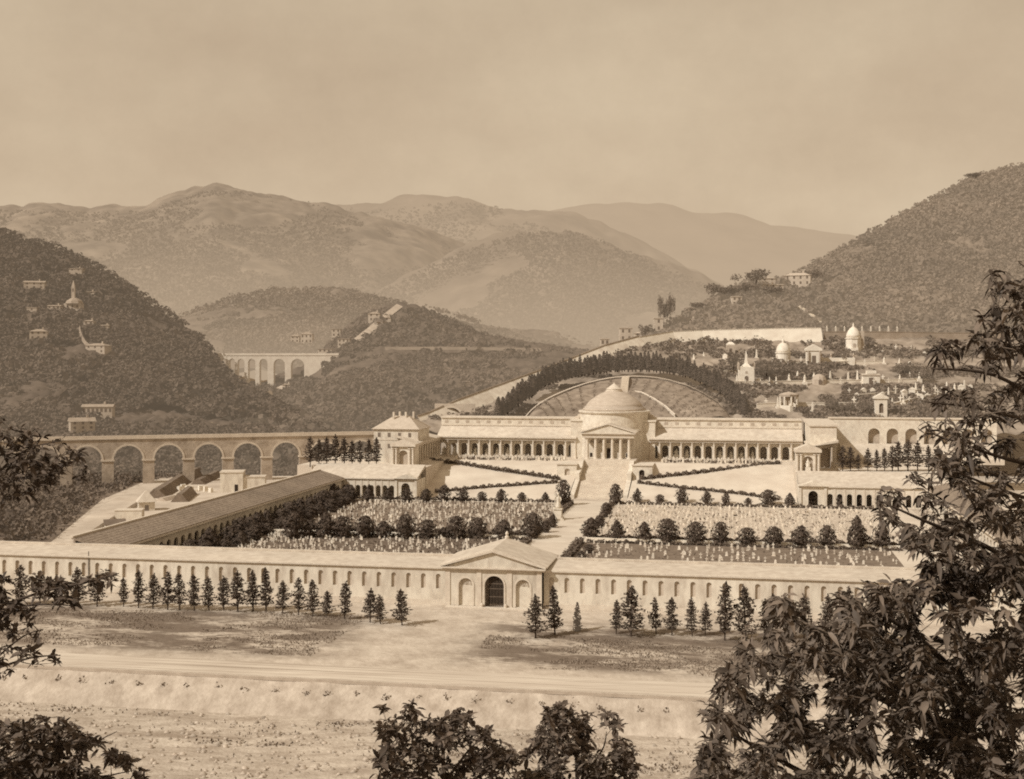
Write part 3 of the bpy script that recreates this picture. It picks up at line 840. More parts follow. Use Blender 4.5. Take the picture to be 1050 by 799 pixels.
for a, b in ((-16.5, -9), (9, 16.5)):
    mb = MB(); mb.box(a, b, -6, 10, 0, 14.7); mb.box(a - .4, b + .4, -6.4, 10.4, 14.702, 15.3); mb.obj('flanking_block', STONE, t)
for sx in (-1, 1):
    mb = MB()
    for q in range(4): mb.box(min(sx * 10.5, sx * (16.2 - q * 1.2)), max(sx * 10.5, sx * (16.2 - q * 1.2)), 3 + q * .3, 9 - q * .3, 15.302 + q * .8, 16.1 + q * .8)
    mb.obj('stepped_buttress', STONE2, t)
MB().box(-10.6, 10.6, -25, -11.5, 0, 1.4).obj('podium', STONE2, t)
mb = MB(); mb.arcade(-9.4, 9.4, 1.4, 9.4, -19.5, -18.9, [(-6.3 + 3.15 * k, 2.0, 7.2, 7.6) for k in range(5)])
mb.box(-9.4, -8.8, -18.9, -9, 1.4, 9.4); mb.box(8.8, 9.4, -18.9, -9, 1.4, 9.4); mb.obj('temple_wall', STONE, t)
for k in range(5): MB().arch_panel(-6.3 + 3.15 * k, 2.0, 7.2, 7.6, -19.1).obj('lunette', NICHE, t)
MB().box(-.85, .85, -19.66, -19.503, 1.4, 5.2).obj('door', DARK, t)
for x in (-6.9, 6.9): MB().box(x - .45, x + .45, -19.64, -19.503, 1.9, 3.4).obj('window', DARK, t)
CM2 = column_mesh(8.0, 0.62)
for k in range(6):
    o = link('column', CM2, STONE2, t); o.location = (-7.9 + 15.8 * k / 5, -23.2, 1.4)
mb = MB(); mb.box(-9.7, 9.7, -24.2, -9, 9.402, 10.3); mb.box(-9.9, 9.9, -24.4, -9, 10.302, 10.9); mb.box(-10.4, 10.4, -24.9, -9, 10.902, 11.3)
mb.prism([(-10.5, 11.3), (-10.5, 11.75), (0, 15.0), (0, 14.5)], -24.95, -24.0); mb.prism([(10.5, 11.3), (10.5, 11.75), (0, 15.001), (0, 14.5)], -24.95, -24.0)
mb.obj('entablature', STONE2, t)
MB().prism([(-9.8, 11.3), (9.8, 11.3), (0, 14.4)], -24.4, -24.1).obj('pediment', STONE, t)
mb = MB(); mb.prism([(-10.5, 11.4), (0, 14.7), (10.5, 11.4), (10.5, 11.302), (-10.5, 11.302)], -23.98, -11); mb.obj('temple_roof', WHITEROOF, t)
mb = MB()
for q in range(8): mb.box(-9.0, 9.0, -25.0 - .38 * (8 - q), -25.0 - .38 * (7 - q) - .003, -1.9, 1.4 * (q + .5) / 8)
mb.obj('steps', STONE2, t)

# grand stair and its side walls
t = cthing('grand_stair', 'broad pale stone stair climbing the bank to the temple front', 'staircase', 0, 190)
n = 54
prof = []
for i in range(n):
    y = 32.0 * i / n; z = 10.0 * (i + 1) / n
    prof += [(y, z - 10.0 / n), (y, z)]
prof += [(33.9, 10.0), (33.9, -0.2), (0, -0.2)]
MB().prism_x(prof, -8.6, 8.6).obj('steps', mat('stair_stone', 198, 216, .3, big=(0.08, .95, 1.04)), t)
for sx in (-1, 1):
    a, b = sorted((sx * 8.62, sx * 10.2))
    MB().prism_x([(-0.5, -.2), (-0.5, 1.4), (14, 5.3), (14, 7.6), (20, 8.3), (27, 11.2), (33.8, 11.2), (33.8, -.2)], a, b).obj('side_wall', STONE, t)
    a, b = sorted((sx * 10.22, sx * 17.5))
    cx = sx * 13.7
    rw = MB(); rw.arcade(a, b, -.2, 10.2, 19, 20, [(cx, 2.0, 5.4, 7.8)]); rw.box(a, b, 20.002, 33.7, 0, 10.21)
    r_ = rw.obj('retaining_wall', STONE, t)
    MB().arch_panel(cx, 2.0, 5.4, 7.8, 19.6).obj('niche_door', DARK if sx > 0 else NICHE, t)
    MB().box(a - .2, b + .2, 18.6, 20.3, 10.22, 10.6).obj('coping', STONE2, t)

# statue on its tall pedestal at the crossing of the paths
t = cthing('statue', 'tall white draped statue with a cross on a stepped pedestal beside the central path', 'statue', -6.2, 133)
mb = MB(); mb.box(-2, 2, -2, 2, 0, .4); mb.box(-1.6, 1.6, -1.6, 1.6, .402, .8); mb.box(-1.15, 1.15, -1.15, 1.15, .802, 3.2); mb.box(-1.4, 1.4, -1.4, 1.4, 3.202, 3.55); mb.obj('pedestal', STONE, t)
mb = MB(); mb.lathe([(.95, 3.55), (.9, 4.2), (.7, 5.2), (.62, 5.9), (.72, 6.6), (.66, 7.0), (.28, 7.3), (.2, 7.45), (.3, 7.6), (.34, 7.9), (.26, 8.15), (.05, 8.28)], 0, 0, 14)
mb.tube([(.6, 0, 6.95), (.95, -.2, 6.2), (.8, -.7, 5.7)], [.24, .2, .13], 8); mb.tube([(-.6, 0, 6.95), (-1.0, -.25, 6.3), (-.85, -.75, 6.6)], [.24, .2, .13], 8)
mb.obj('figure', MARBLE, t, True)
mb = MB(); mb.box(-.97, -.79, -.9, -.72, 3.56, 8.4); mb.box(-1.5, -.26, -.89, -.73, 7.5, 7.7); mb.obj('cross', MARBLE, t)

# ================================================================== hip roofed house and its neighbours on the terraces
def windows(t, xs, zs, y, w, h, m=WINM):
    for x in xs:
        for z in zs: MB().box(x - w / 2, x + w / 2, y - .06, y - .003, z, z + h).obj('window', m, t)


t = cthing('hip_roofed_house', 'pale two storey house with hip roof and chimneys at the left end of the portico', 'house', -78.5, 207, 10)
MB().box(-8.6, 8.6, 0, 17, 0, 12.4).obj('wall', PLASTER, t)
mb = MB(); mb.box(-9.1, 9.1, -.5, 17.5, 12.402, 12.8); mb.obj('cornice', STONE2, t)
mb = MB(); mb.add([(-9.4, -.8, 12.8), (9.4, -.8, 12.8), (9.4, 17.8, 12.8), (-9.4, 17.8, 12.8), (-3, 8, 17.4), (3, 8, 17.4), (3, 9.5, 17.4), (-3, 9.5, 17.4)],
                  [(0, 1, 5, 4), (1, 2, 6, 5), (2, 3, 7, 6), (3, 0, 4, 7), (4, 5, 6, 7), (3, 2, 1, 0)]); rf = mb.obj('roof', mat('hip_roof_tiles', 182, 200, .6, bump=.15), t)
for x, y in ((-2.5, 6), (-1.2, 10), (2.0, 7), (4.2, 10)): MB().box(x - .35, x + .35, y - .35, y + .35, 15.5, 19.0).obj('chimney', STONE2, rf)
windows(t, (-6.5, -2.6, 1.4, 5.4), (5.6, 9.8), 0, 1.1, 1.6)
MB().box(-8.9, 8.9, -.15, -.004, 8.6, 8.9).obj('string_course', STONE2, t)

for label, cu, cv, cat, wd in (('small arched portal block below the hip roofed house', -73.0, 197.5, 'portal', 4.4), ('small pedimented shrine with a statue niche at the right end of the bank', 72.0, 195.5, 'shrine', 4.2)):
    t = cthing('portal', label, cat, cu, cv, 10)
    MB().arcade(-wd, wd, 0, 7.0, 0, 1.2, [(0, 3.4, 0.3, 3.9)]).obj('wall', STONE, t)
    MB().box(-wd, wd, 1.202, 6, 0, 7.0).obj('body', STONE, t)
    MB().arch_panel(0, 3.4, .3, 3.9, 1.19).obj('niche', SHADEWALL, t)
    for x in (-wd + .6, -wd + 1.9, wd - 1.9, wd - .6):
        o = link('column', COLM, STONE2, t); o.location = (x, -.35, 0.1)
    mb = MB(); mb.box(-wd - .4, wd + .4, -.9, 6.3, 7.002, 7.9)
    mb.prism([(-wd - .4, 7.9), (wd + .4, 7.9), (0, 9.8)], -.8, 6.2); mb.obj('pediment', STONE2, t)
o = link('tomb_statue', tomb_figure(), MARBLE); o.location = C(72, 196.1, 10.02); o.rotation_euler = (0, 0, -ANG); o.scale = (1.2, 1, 1.4)
tag(o, 'white seated figure inside the pedimented shrine at the right', 'statue')

t = cthing('end_block', 'tall plain block with an arched opening at the right end of the portico', 'building', 78.5, 210, 10)
MB().arcade(-4.8, 4.2, 0, 12.4, 0, 1.5, [(0.2, 4.2, .2, 5.4)]).obj('front_wall', STONE, t)
MB().box(-4.8, 4.2, 1.502, 46, 0, 15.2).obj('body', STONE, t)
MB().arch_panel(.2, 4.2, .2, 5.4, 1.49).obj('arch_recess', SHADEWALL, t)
mb = MB(); mb.box(-5.4, 4.8, -.5, 46.2, 15.202, 15.8); mb.box(-5.1, 4.5, -.35, -.003, 8.0, 8.6); mb.box(-4.8, 4.2, 0.0, 1.5, 12.402, 15.2); mb.obj('cornice', STONE2, t)

t = cthing('arched_retaining_wall', 'high pale retaining wall with large dark arches right of the portico', 'wall', 83, 252, 10)
cs = [17.0 + 6.9 * i for i in range(7)]
MB().arcade(0, 62, 0, 16, 0, 2.0, [(c, 4.4, 5.0, 10.2) for c in cs]).obj('wall', STONE, t)
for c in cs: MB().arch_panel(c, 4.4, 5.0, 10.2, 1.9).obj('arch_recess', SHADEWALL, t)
MB().box(-.2, 62.2, -.4, 2.2, 16.002, 16.6).obj('coping', STONE2, t)
MB().prism_x([(-14, 0), (-14, 2.0), (-.01, 6.5), (-.01, 0)], 4, 62).obj('lower_ramp', WHITEROOF, t)

# ================================================================== exedra and cypress ring behind the dome
OUT = [(538, 430, 508), (546, 421, 516), (560, 411, 526), (582, 401, 538), (610, 392, 548), (640, 387.5, 552), (672, 388.5, 551), (700, 395, 544), (722, 405, 534), (740, 417, 520), (750, 430, 505)]
INN = [(560, 436, 500), (570, 434, 503), (585, 432, 506), (600, 430, 508), (620, 428, 510), (642, 427, 511), (660, 428, 510), (678, 430, 508), (694, 432, 506), (705, 434, 503), (714, 436, 500)]


def smooth_line(P, n):
    out = []
    for i in range(n + 1):
        x = i * (len(P) - 1) / n; k = min(int(x), len(P) - 2); f = x - k
        p0, p1, p2, p3 = P[max(k - 1, 0)], P[k], P[k + 1], P[min(k + 2, len(P) - 1)]
        out.append(0.5 * ((2 * p1) + (p2 - p0) * f + (2 * p0 - 5 * p1 + 4 * p2 - p3) * f * f + (3 * p1 - p0 - 3 * p2 + p3) * f ** 3))
    return out


oc = smooth_line([at(*p) for p in OUT], 90); ic = smooth_line([at(*p) for p in INN], 90)
V = []; ny = 24
for j in range(ny + 1):
    t_ = j / ny
    for i in range(91):
        p = ic[i].lerp(oc[i], t_)
        p.z += 2.2 * math.sin(math.pi * t_) + 0.5 * mnoise.noise(p * 0.25)
        V.append(p)
for i in range(91):                       # outer face down into the hill
    V.append(oc[i] + Vector((0, 3, -8)))
rows = ny + 2; idx = np.arange(rows * 91).reshape(rows, 91)
structure(link('exedra_bank', fastmesh('exedra_bank', np.array(V), np.stack([idx[:-1, :-1], idx[:-1, 1:], idx[1:, 1:], idx[1:, :-1]], -1).reshape(-1, 4), True),
               mat('exedra_turf', 116, 164, .3, detail=11, big=(.05, .88, 1.1), haze=.06)))
rim = smooth_line([at(*p) + Vector((0, 0, .35)) for p in OUT], 60)
V = []
for p in rim:
    V += [p + Vector((0, -1.1, 0.15)), p + Vector((0, 1.3, .5))]
idx = np.arange(len(V)).reshape(-1, 2)
structure(link('exedra_path', fastmesh('exedra_path', np.array(V), np.stack([idx[:-1, 0], idx[1:, 0], idx[1:, 1], idx[:-1, 1]], -1), True), mat('rim_path', 186, 200, .3)))
# rays of low box hedge laid down the bank
parts = []
for i in list(range(6, 38, 5)) + list(range(44, 84, 4)):
    for j in range(60):
        f = j / 60
        if random.random() < .5: continue
        p = ic[i].lerp(oc[min(90, i + 5)], .12 + .8 * f)
        q = np.array(p) + rng.normal(size=(5, 3)) * 0.35 + np.array((0, 0, 2.1 * math.sin(math.pi * (.12 + .8 * f)) + .5))
        parts.append(cards(q, .6, .6))
tag(link('ray_planting', fastmesh('ray_planting', *merge(parts)), mat('ray_leaf', 118, 142, .4, island=.15, haze=.1)), 'thin dark planting rays running down the rounded bank behind the dome', 'planting', kind='stuff')
# ramp wall and stair right of the dome
t = thing('curved_ramp', 'white curved ramp descending the bank behind the dome to the right', 'ramp', at(652, 405, 532))
pts = [at(*p) - at(652, 405, 532) for p in ((646, 404, 536), (658, 406, 530), (670, 412, 524), (682, 420, 517), (692, 429, 509))]
mb = MB()
for a, b in zip(pts, pts[1:]):
    mb.add([a + Vector((0, -1, -7)), b + Vector((0, -1, -7)), b + Vector((0, -1, 1.2)), a + Vector((0, -1, 1.2)), a + Vector((0, 1.5, 1.6)), b + Vector((0, 1.5, 1.6))], [(0, 1, 2, 3), (3, 2, 5, 4)])
mb.obj('ramp_wall', STONE, t)
MB().tube([p + Vector((0, -1.05, 1.5)) for p in pts], [.35] * 5, 6).obj('coping', STONE2, t)
t = thing('bank_stair', 'narrow white stair on the bank just above the dome', 'staircase', at(640, 403, 528))
a, b = at(640, 404, 530) - at(640, 403, 528), at(642, 388, 551) - at(640, 403, 528)
mb = MB()
for q in range(24):
    p = a.lerp(b, q / 24); d = (b - a) / 24
    mb.box(p.x - 1.6, p.x + 1.6, p.y, p.y + d.y, p.z - 1.5, p.z + 2.2 * math.sin(math.pi * (.1 + .85 * q / 24)) + .5)
mb.obj('steps', STONE2, t)

CYPM = []
for k in range(4):
    V, Q = crown_profile(10.0, 1.25, 460, lambda t: (np.clip(t / .08 + .25, 0, 1) ** .6) * (1 - t ** 2.2) ** .8, 100 + k, .2, .75, z0=.15)
    CYPM.append(fastmesh('cypress_crown', V, Q))
mb = MB(); mb.tube([(0, 0, -1.2), (0, 0, 2), (0, 0, 8)], [.22, .2, .05], 6)
CYPT = bpy.data.meshes.new('cypress_trunk'); CYPT.from_pydata(mb.v, [], mb.f)


def cypress(p, h, wd, k, label, group, m=None, name='cypress_tree'):
    t = thing(name, label, 'cypress', p, random.uniform(0, 6), group)
    t.scale = (wd, wd, h / 10.6)
    link('trunk', CYPT, BARK, t); link('crown', CYPM[k % 4], m or CYP, t)
    return t


ring = smooth_line([at(*p) for p in [(545, 404, 545), (556, 395, 552), (580, 387, 560), (610, 381, 566), (645, 378.5, 570), (680, 380, 568), (708, 386, 562), (732, 397, 552), (750, 409, 540), (764, 424, 524)]], 88)
for i, p in enumerate(ring):
    for row in (0, 1):
        if p.x < at(556, 380, 550).x and row: continue
        x = Vector((p.x + random.uniform(-.5, .5), p.y + (3.6 if row else random.uniform(-.4, .4)), p.z - .5 + (1.2 if row else 0)))
        cypress(x, random.uniform(5.4, 8.6), random.uniform(.85, 1.3), i, 'dark cypress in the dense arc planted above the bank behind the dome', 'cypresses of the arc behind the dome')
low = smooth_line([at(*p) for p in [(509, 430, 515), (516, 424, 520), (526, 416, 527), (537, 409, 534), (546, 403, 540)]], 15)
for i, p in enumerate(low):
    cypress(p + Vector((random.uniform(-.6, .6), random.uniform(-1, 1), -.6)), random.uniform(7.5, 10), random.uniform(1.2, 1.6), i, 'dark cypress in the lower clump at the left foot of the arc behind the dome', 'cypresses of the lower left clump')

# ================================================================== trees: makers
def trunk_mesh(name, h, r, seed=0, bend=.15):
    g = random.Random(seed)
    pts = [(bend * g.uniform(-1, 1) * i / 4, bend * g.uniform(-1, 1) * i / 4, -0.6 + (h + .6) * i / 4) for i in range(5)]
    mb = MB(); mb.tube(pts, [r * (1.25 - .22 * i) for i in range(5)], 7)
    me = bpy.data.meshes.new(name); me.from_pydata(mb.v, [], mb.f)
    return me


# young conifers: whorls of branches with needle tufts
def conifer_meshes(seed, h=7.6, r=1.75):
    g = np.random.default_rng(seed); mb = MB(); mb.tube([(0, 0, -.4), (.05, 0, 2), (-.04, .05, 5), (0, 0, h)], [.13, .11, .07, .015], 6)
    P = []; O = []
    nw = 10
    for k in range(nw):
        z = 1.35 + (h - 1.5) * (k / nw) ** .95; ra = r * (1 - (k / nw)) ** .75 * g.uniform(.75, 1.15) + .18
        if k == 0: ra *= .7
        nb = g.integers(6, 9)
        for b in range(nb):
            if g.uniform() < .13: continue
            a = g.uniform(0, .7) + 2 * math.pi * b / nb; rl = ra * g.uniform(.45, 1.18)
            d = np.array((math.cos(a), math.sin(a), .18)); e = d * rl
            mb.tube([(0, 0, z), tuple(np.array((0, 0, z)) + e * .9)], [.035, .01], 4)
            for q in range(int(5 + 7 * rl)):
                f = g.uniform(.18, 1.0)
                P.append(np.array((0, 0, z)) + e * f + g.normal(size=3) * np.array((.13, .13, .12)) * (1.5 - .5 * f)); O.append(d + g.normal(size=3) * .5)
    for q in range(16): P.append(np.array((0, 0, h - .9 * g.uniform(0, 1))) + g.normal(size=3) * .07); O.append((0, 0, 1))
    P = np.array(P); O = np.array(O)
    V, Q = merge([cards(P, .5, .42, O, .9), cards(P[::2] + g.normal(size=P[::2].shape) * .1, .42, .42, O[::2], 1.2)])
    tm = bpy.data.meshes.new('conifer_trunk'); tm.from_pydata(mb.v, [], mb.f)
    return tm, fastmesh('conifer_crown', V, Q)


CONS = [conifer_meshes(200 + k, 7.6, rr) for k, rr in enumerate((1.7, 1.9, 1.45, 2.05, 1.6, 1.8))]


def conifer(px, py, toppy, label, k, wscale=1.0, group='young conifers along the front wall'):
    px += random.uniform(-2, 2); u, v = uv(px, py + random.uniform(-1, 1)); p = C(u, v, 0); h = (py - toppy) * p.y / F * random.uniform(.86, 1.1)
    t = thing('conifer_tree', label, 'conifer', p, random.uniform(0, 6), group)
    s = h / 7.6; t.scale = (s * wscale * 1.15, s * wscale * 1.15, s); t.rotation_euler.x = random.uniform(-.04, .04); t.rotation_euler.y = random.uniform(-.04, .04)
    a, b = CONS[k % 6]; link('trunk', a, BARK, t); link('crown', b, CONIF, t)


xs = [(20, 620, 582), (42, 620, 584), (62, 620.5, 586), (82, 621, 585), (98, 621.5, 583), (126, 622, 588), (141, 623.5, 585), (155, 624, 590), (170, 624.5, 587), (184, 625.5, 588), (198, 626, 584), (213, 626.5, 586), (229, 626.5, 588), (243, 627.5, 585), (258, 628, 588), (274, 628, 583), (288, 629, 592), (305, 631, 595), (321, 631, 596), (336, 632, 602), (352, 634.5, 599)]
for i, (x, y, tp) in enumerate(xs):
    conifer(x, y, tp, 'young conifer, the %s from the left in the row before the left front wall' % nth(i), i * 5 + i // 3, random.uniform(.85, 1.2))
for i, (x, y, tp) in enumerate([(378, 639, 603), (392, 640, 611), (412, 642, 604)]):
    conifer(x, y, tp, 'young conifer, the %s from the left of the trio nearest the gate on its left' % nth(i), i + 3, 1.15)
for i, (x, y, tp) in enumerate([(551, 654, 610), (569, 652, 604)]):
    conifer(x, y, tp, ['rounded young conifer just right of the gate, wider of the pair', 'slender pointed young conifer just right of the gate, taller of the pair'][i], i + 1, 1.1 - .15 * i)
u, v = uv(592, 647); cypress(C(u, v), 5.4, .62, 1, 'single thin dark cypress between the pair of conifers and the right row', None, CONIF)
for i, (x, y, tp) in enumerate([(630, 650, 612), (649, 653, 600), (671, 650, 614), (690, 652, 611), (708, 653, 610), (725, 652, 613), (745, 656, 599), (765, 657, 600), (786, 655, 612), (806, 655, 606), (826, 656, 610), (848, 657, 614), (872, 658, 606), (896, 660, 612)]):
    conifer(x, y, tp, 'young conifer, the %s from the left in the row before the right front wall' % nth(i), i * 5 + 2, 1.25 if i == 1 else random.uniform(.8, 1.1))

# clipped shrubs of the yard
SHM = []
profs = [lambda t: np.sqrt(np.clip(1 - (2 * t - .9) ** 2 / 1.25, 0.02, 1)), lambda t: (np.clip(t / .15, 0, 1) ** .5) * (1 - t ** 1.6) ** .75, lambda t: (np.clip(t / .25, 0, 1) ** .5) * (1 - t ** 2.6) ** .7]
for k in range(9):
    V, Q = crown_profile(1.0, .5, 1400, profs[(k * 2 + k // 4) % 3], 300 + k, .3 + .12 * (k % 3), .1, z0=.06, inner=.25)
    SHM.append(fastmesh('shrub_crown', V, Q))
SHT = trunk_mesh('shrub_trunk', .4, .04, 3, .01)


def shrub(px, py, w_, h_, label, k, group, m=SHRUB, name='clipped_shrub', cat='shrub'):
    u, v = uv(px, py); p = C(u, v)
    s = p.y / F
    t = thing(name, label, cat, p, random.uniform(0, 6), group); w_ *= .9; h_ *= .93; t.scale = (w_ * s * random.uniform(.8, 1.15), w_ * s, h_ * s * random.uniform(.8, 1.12)); t.rotation_euler.x = random.uniform(-.07, .07); t.rotation_euler.y = random.uniform(-.07, .07)
    link('trunk', SHT, BARK, t); link('crown', SHM[k % 9], m, t)


ROWL = [(300, 552, 22, 24), (318, 551, 20, 22), (335, 551, 24, 26), (352, 551, 20, 24), (374, 551, 22, 20), (394, 551, 20, 18), (416, 552, 21, 24), (438, 552, 20, 22), (455, 551, 13, 12), (468, 552, 22, 24), (489, 551.5, 22, 22), (516, 552, 24, 22), (545, 552, 24, 24)]
for i, q in enumerate(ROWL):
    shrub(*q, 'dark clipped shrub, the %s from the left along the cross path in the left yard' % nth(i), i * 7 + i // 2, 'shrubs along the left cross path')
ROWR = [(606, 552, 20, 24), (633, 554, 21, 23), (660, 555, 19, 22), (685, 556, 24, 26), (713, 557, 22, 23), (739, 558, 19, 24), (766, 559, 18, 20), (793, 560, 20, 23), (821, 561, 24, 26), (849.5, 561, 20, 22), (879, 562, 23, 34), (904, 562, 22, 26), (932, 563, 22, 24), (960, 564, 22, 24)]
for i, q in enumerate(ROWR):
    shrub(*q, 'dark clipped shrub, the %s from the central path along the right cross path' % nth(i), i * 5 + 1, 'shrubs along the right cross path')
BL = [(326, 513, 12, 17), (343, 514, 12, 17), (361, 514, 12, 17), (378, 514, 12, 16), (398, 515, 13, 18), (417.6, 515, 12, 15), (437, 515, 12, 15), (455, 514.5, 12, 16), (474, 514, 13, 11), (494, 514, 11, 11), (514, 515, 13, 14), (535, 513, 11, 9), (559, 514, 10, 9)]
for i, q in enumerate(BL):
    shrub(*q, 'small dark shrub, the %s from the left at the foot of the left bank' % nth(i), i * 5, 'shrubs at the foot of the left bank')
BR = [(653, 515, 11, 15), (677, 515, 10, 10), (699.5, 516, 12, 15), (725, 517, 11, 12), (744, 517, 10, 12), (767, 518, 10, 9), (788, 518, 16, 15), (810, 519, 12, 14), (830, 519, 11, 15), (860, 520, 13, 17), (881, 520, 12, 14), (903, 521, 12, 15), (925, 521, 12, 15)]
for i, q in enumerate(BR):
    shrub(*q, 'small dark shrub, the %s from the stair at the foot of the right bank' % nth(i), i * 7 + 2, 'shrubs at the foot of the right bank')
shrub(578, 518, 15, 24, 'large round dark bush at the left foot of the grand stair', 0, None)
shrub(631, 517, 17, 20, 'large round dark bush at the right foot of the grand stair', 3, None)
for i, q in enumerate([(622, 530, 12, 14), (616, 540, 11, 13), (567, 541, 10, 14), (560, 546, 10, 12), (604, 567, 11, 10), (596, 573, 11, 8)]):
    shrub(*q, ['upper bush on the right edge of the central path', 'lower bush on the right edge of the central path', 'upper bush on the left edge of the central path', 'lower bush on the left edge of the central path', 'bush at the corner of the front right plot', 'small bush nearest the gate on the central path'][i], i, 'bushes edging the central path')
# dark yard trees along the left gallery
k = 0
for row, uu in ((0, -86.0), (1, -81.5)):
    for i in range(20 if row == 0 else 13):
        v = 20 + i * 7.9 if row == 0 else 34 + i * 10.5
        p = C(uu + random.uniform(-1, 1), v + random.uniform(-1, 1))
        h = random.uniform(4.2, 5.8) if row == 0 else random.uniform(2.6, 4.2)
        t = thing('yard_tree', 'dark bushy tree in the shadowed row along the inner side of the left gallery', 'tree', p, random.uniform(0, 6), 'trees along the left gallery')
        wd = random.uniform(4.8, 6.6) if row == 0 else random.uniform(3.6, 5.2); t.scale = (wd, wd, h); k += 1
        link('trunk', SHT, BARK, t); link('crown', SHM[k % 9], YEW, t)
# conifers on the terraces
for i, x in enumerate([318, 327, 335, 344, 353, 361, 369, 378, 386]):
    p = at(x, 474, 455); p.z = 10.0
    s = random.uniform(1.15, 1.5)
    t = thing('conifer_tree', 'dark conifer, the %s from the left on the terrace above the left lower gallery' % nth(i), 'conifer', p, i, 'conifers on the left terrace'); t.scale = (s * 1.15, s * 1.15, s if i < 8 else 1.35)
    a, b = CONS[i % 6]; link('trunk', a, BARK, t); link('crown', b, YEW, t)
for i, (x, h) in enumerate([(864, 9), (872, 8.6), (880, 6), (890, 8), (899, 7.5), (907, 8), (915, 9), (921, 10.5), (931, 11), (941, 10.5), (952, 9), (962, 9)]):
    p = at(x, 476, 432); p.z = 10.0
    s = h / 7.6
    t = thing('conifer_tree', 'dark conifer, the %s from the left on the terrace above the right lower gallery' % nth(i), 'conifer', p, i, 'conifers on the right terrace'); t.scale = (s * 1.2, s * 1.2, s)
    a, b = CONS[(i * 5) % 6]; link('trunk', a, BARK, t); link('crown', b, YEW, t)

# hedges
def hedge(pts, wd, ht, label, m=HEDGE, dens=34, group=None):
    """Clipped hedge along world points."""
    parts = []
    for a, b in zip(pts, pts[1:]):
        a, b = np.array(a), np.array(b); ln = np.linalg.norm(b - a); n = int(ln * dens * wd)
        f = rng.uniform(0, 1, n)[:, None]; P = a + (b - a) * f
        side = np.cross((b - a) / ln, (0, 0, 1.0))
        lump = .8 + .25 * np.sin(f * ln * 1.9) + .12 * np.sin(f * ln * 4.3)
        P = P + side * rng.uniform(-.5, .5, (n, 1)) * wd * lump + np.array((0, 0, 1.0)) * rng.uniform(0.05, 1, (n, 1)) * ht * lump
        parts.append(cards(P, .55, .65))
    V, Q = merge(parts); o = Vector(pts[0])
    return tag(link('hedge', fastmesh('hedge', V - np.array(o), Q), m), label, 'hedge', group), o


def put_hedge(*a, **k):
    ob, o = hedge(*a, **k); ob.location = o
    return ob


def bp(px, py):
    u, v, z = hit_bank(px, py); return C(u, v, bank_z(v))


put_hedge([bp(434, 472.5), bp(470, 476), bp(520, 484), bp(574, 492)], 2.6, 1.5, 'upper hedge slanting down the left bank towards the stair')
put_hedge([bp(446, 505), bp(500, 500), bp(572, 495)], 2.2, 1.2, 'lower hedge climbing the left bank towards the stair')
put_hedge([bp(656, 492), bp(720, 485), bp(800, 476)], 2.4, 1.4, 'upper hedge slanting up the right bank away from the stair')
put_hedge([bp(654, 495.5), bp(700, 501), bp(760, 507), bp(800, 513)], 2.0, 1.2, 'lower hedge falling down the right bank away from the stair')
put_hedge([C(-86, 176.5), C(-8, 176.5)], 1.8, 1.2, 'low hedge along the back edge of the left graves')
put_hedge([C(8, 176.5), C(92, 176.5)], 1.8, 1.2, 'low hedge along the back edge of the right graves')
put_hedge([C(-7.6, 99), C(-7.4, 175)], 1.6, 1.5, 'hedge edging the back left plot along the central path')
put_hedge([C(6.4, 99), C(6.4, 175)], 1.6, 1.3, 'hedge edging the back right plot along the central path')
put_hedge([C(-7.6, 50), C(-7.6, 88)], 1.5, 1.3, 'hedge edging the front left plot along the central path')
put_hedge([C(6.6, 52), C(6.4, 88)], 2.4, 1.6, 'hedge edging the front right plot along the central path')
put_hedge([C(-86, 98.5), C(-9, 98.5)], 2.2, 1.3, 'dark low hedge under the shrubs of the left cross path')
put_hedge([C(8, 97), C(92, 97)], 2.0, 1.0, 'dark low hedge under the shrubs of the right cross path')
put_hedge([C(8, 88.4), C(90, 88.4)], 1.4, .9, 'thin dark hedge below the kerb of the right cross path')
put_hedge([C(-86, 89.8), C(-9, 89.8)], 1.4, .8, 'thin dark hedge below the kerb of the left cross path')
put_hedge([C(-62, 227), C(-19, 227)], 2.2, 1.2, 'hedge in front of the grave rows below the left portico')
put_hedge([C(21, 227), C(64, 227)], 2.4, 1.2, 'hedge in front of the grave rows below the right portico')
for sd, a, b in (('left', -88, -8.4), ('right', 7.2, 92)):
    t = cthing('kerb', 'white stone kerb along the cross path in the %s half of the yard' % sd, 'kerb', 0, 92)
    MB().box(a, b, 0, .9, 0, .75).obj('kerbstone', MARBLE, t)

# ================================================================== graves
def cross_mesh():
    mb = MB(); mb.box(-.28, .28, -.2, .2, -.05, .3); mb.box(-.1, .1, -.08, .08, .3, 1.7); mb.box(-.42, .42, -.075, .075, 1.05, 1.25)
    me = bpy.data.meshes.new('grave_cross'); me.from_pydata(mb.v, [], mb.f); me.materials.append(CROSSM); return me


def stele_mesh():
    mb = MB(); mb.prism([(-.36, -.05), (.36, -.05), (.33, 1.0), (.2, 1.22), (0, 1.3), (-.2, 1.22), (-.33, 1.0)], -.1, .1); mb.box(-.46, .46, -.2, .2, -.05, .18)
    me = bpy.data.meshes.new('headstone'); me.from_pydata(mb.v, [], mb.f); me.materials.append(CROSSM); return me


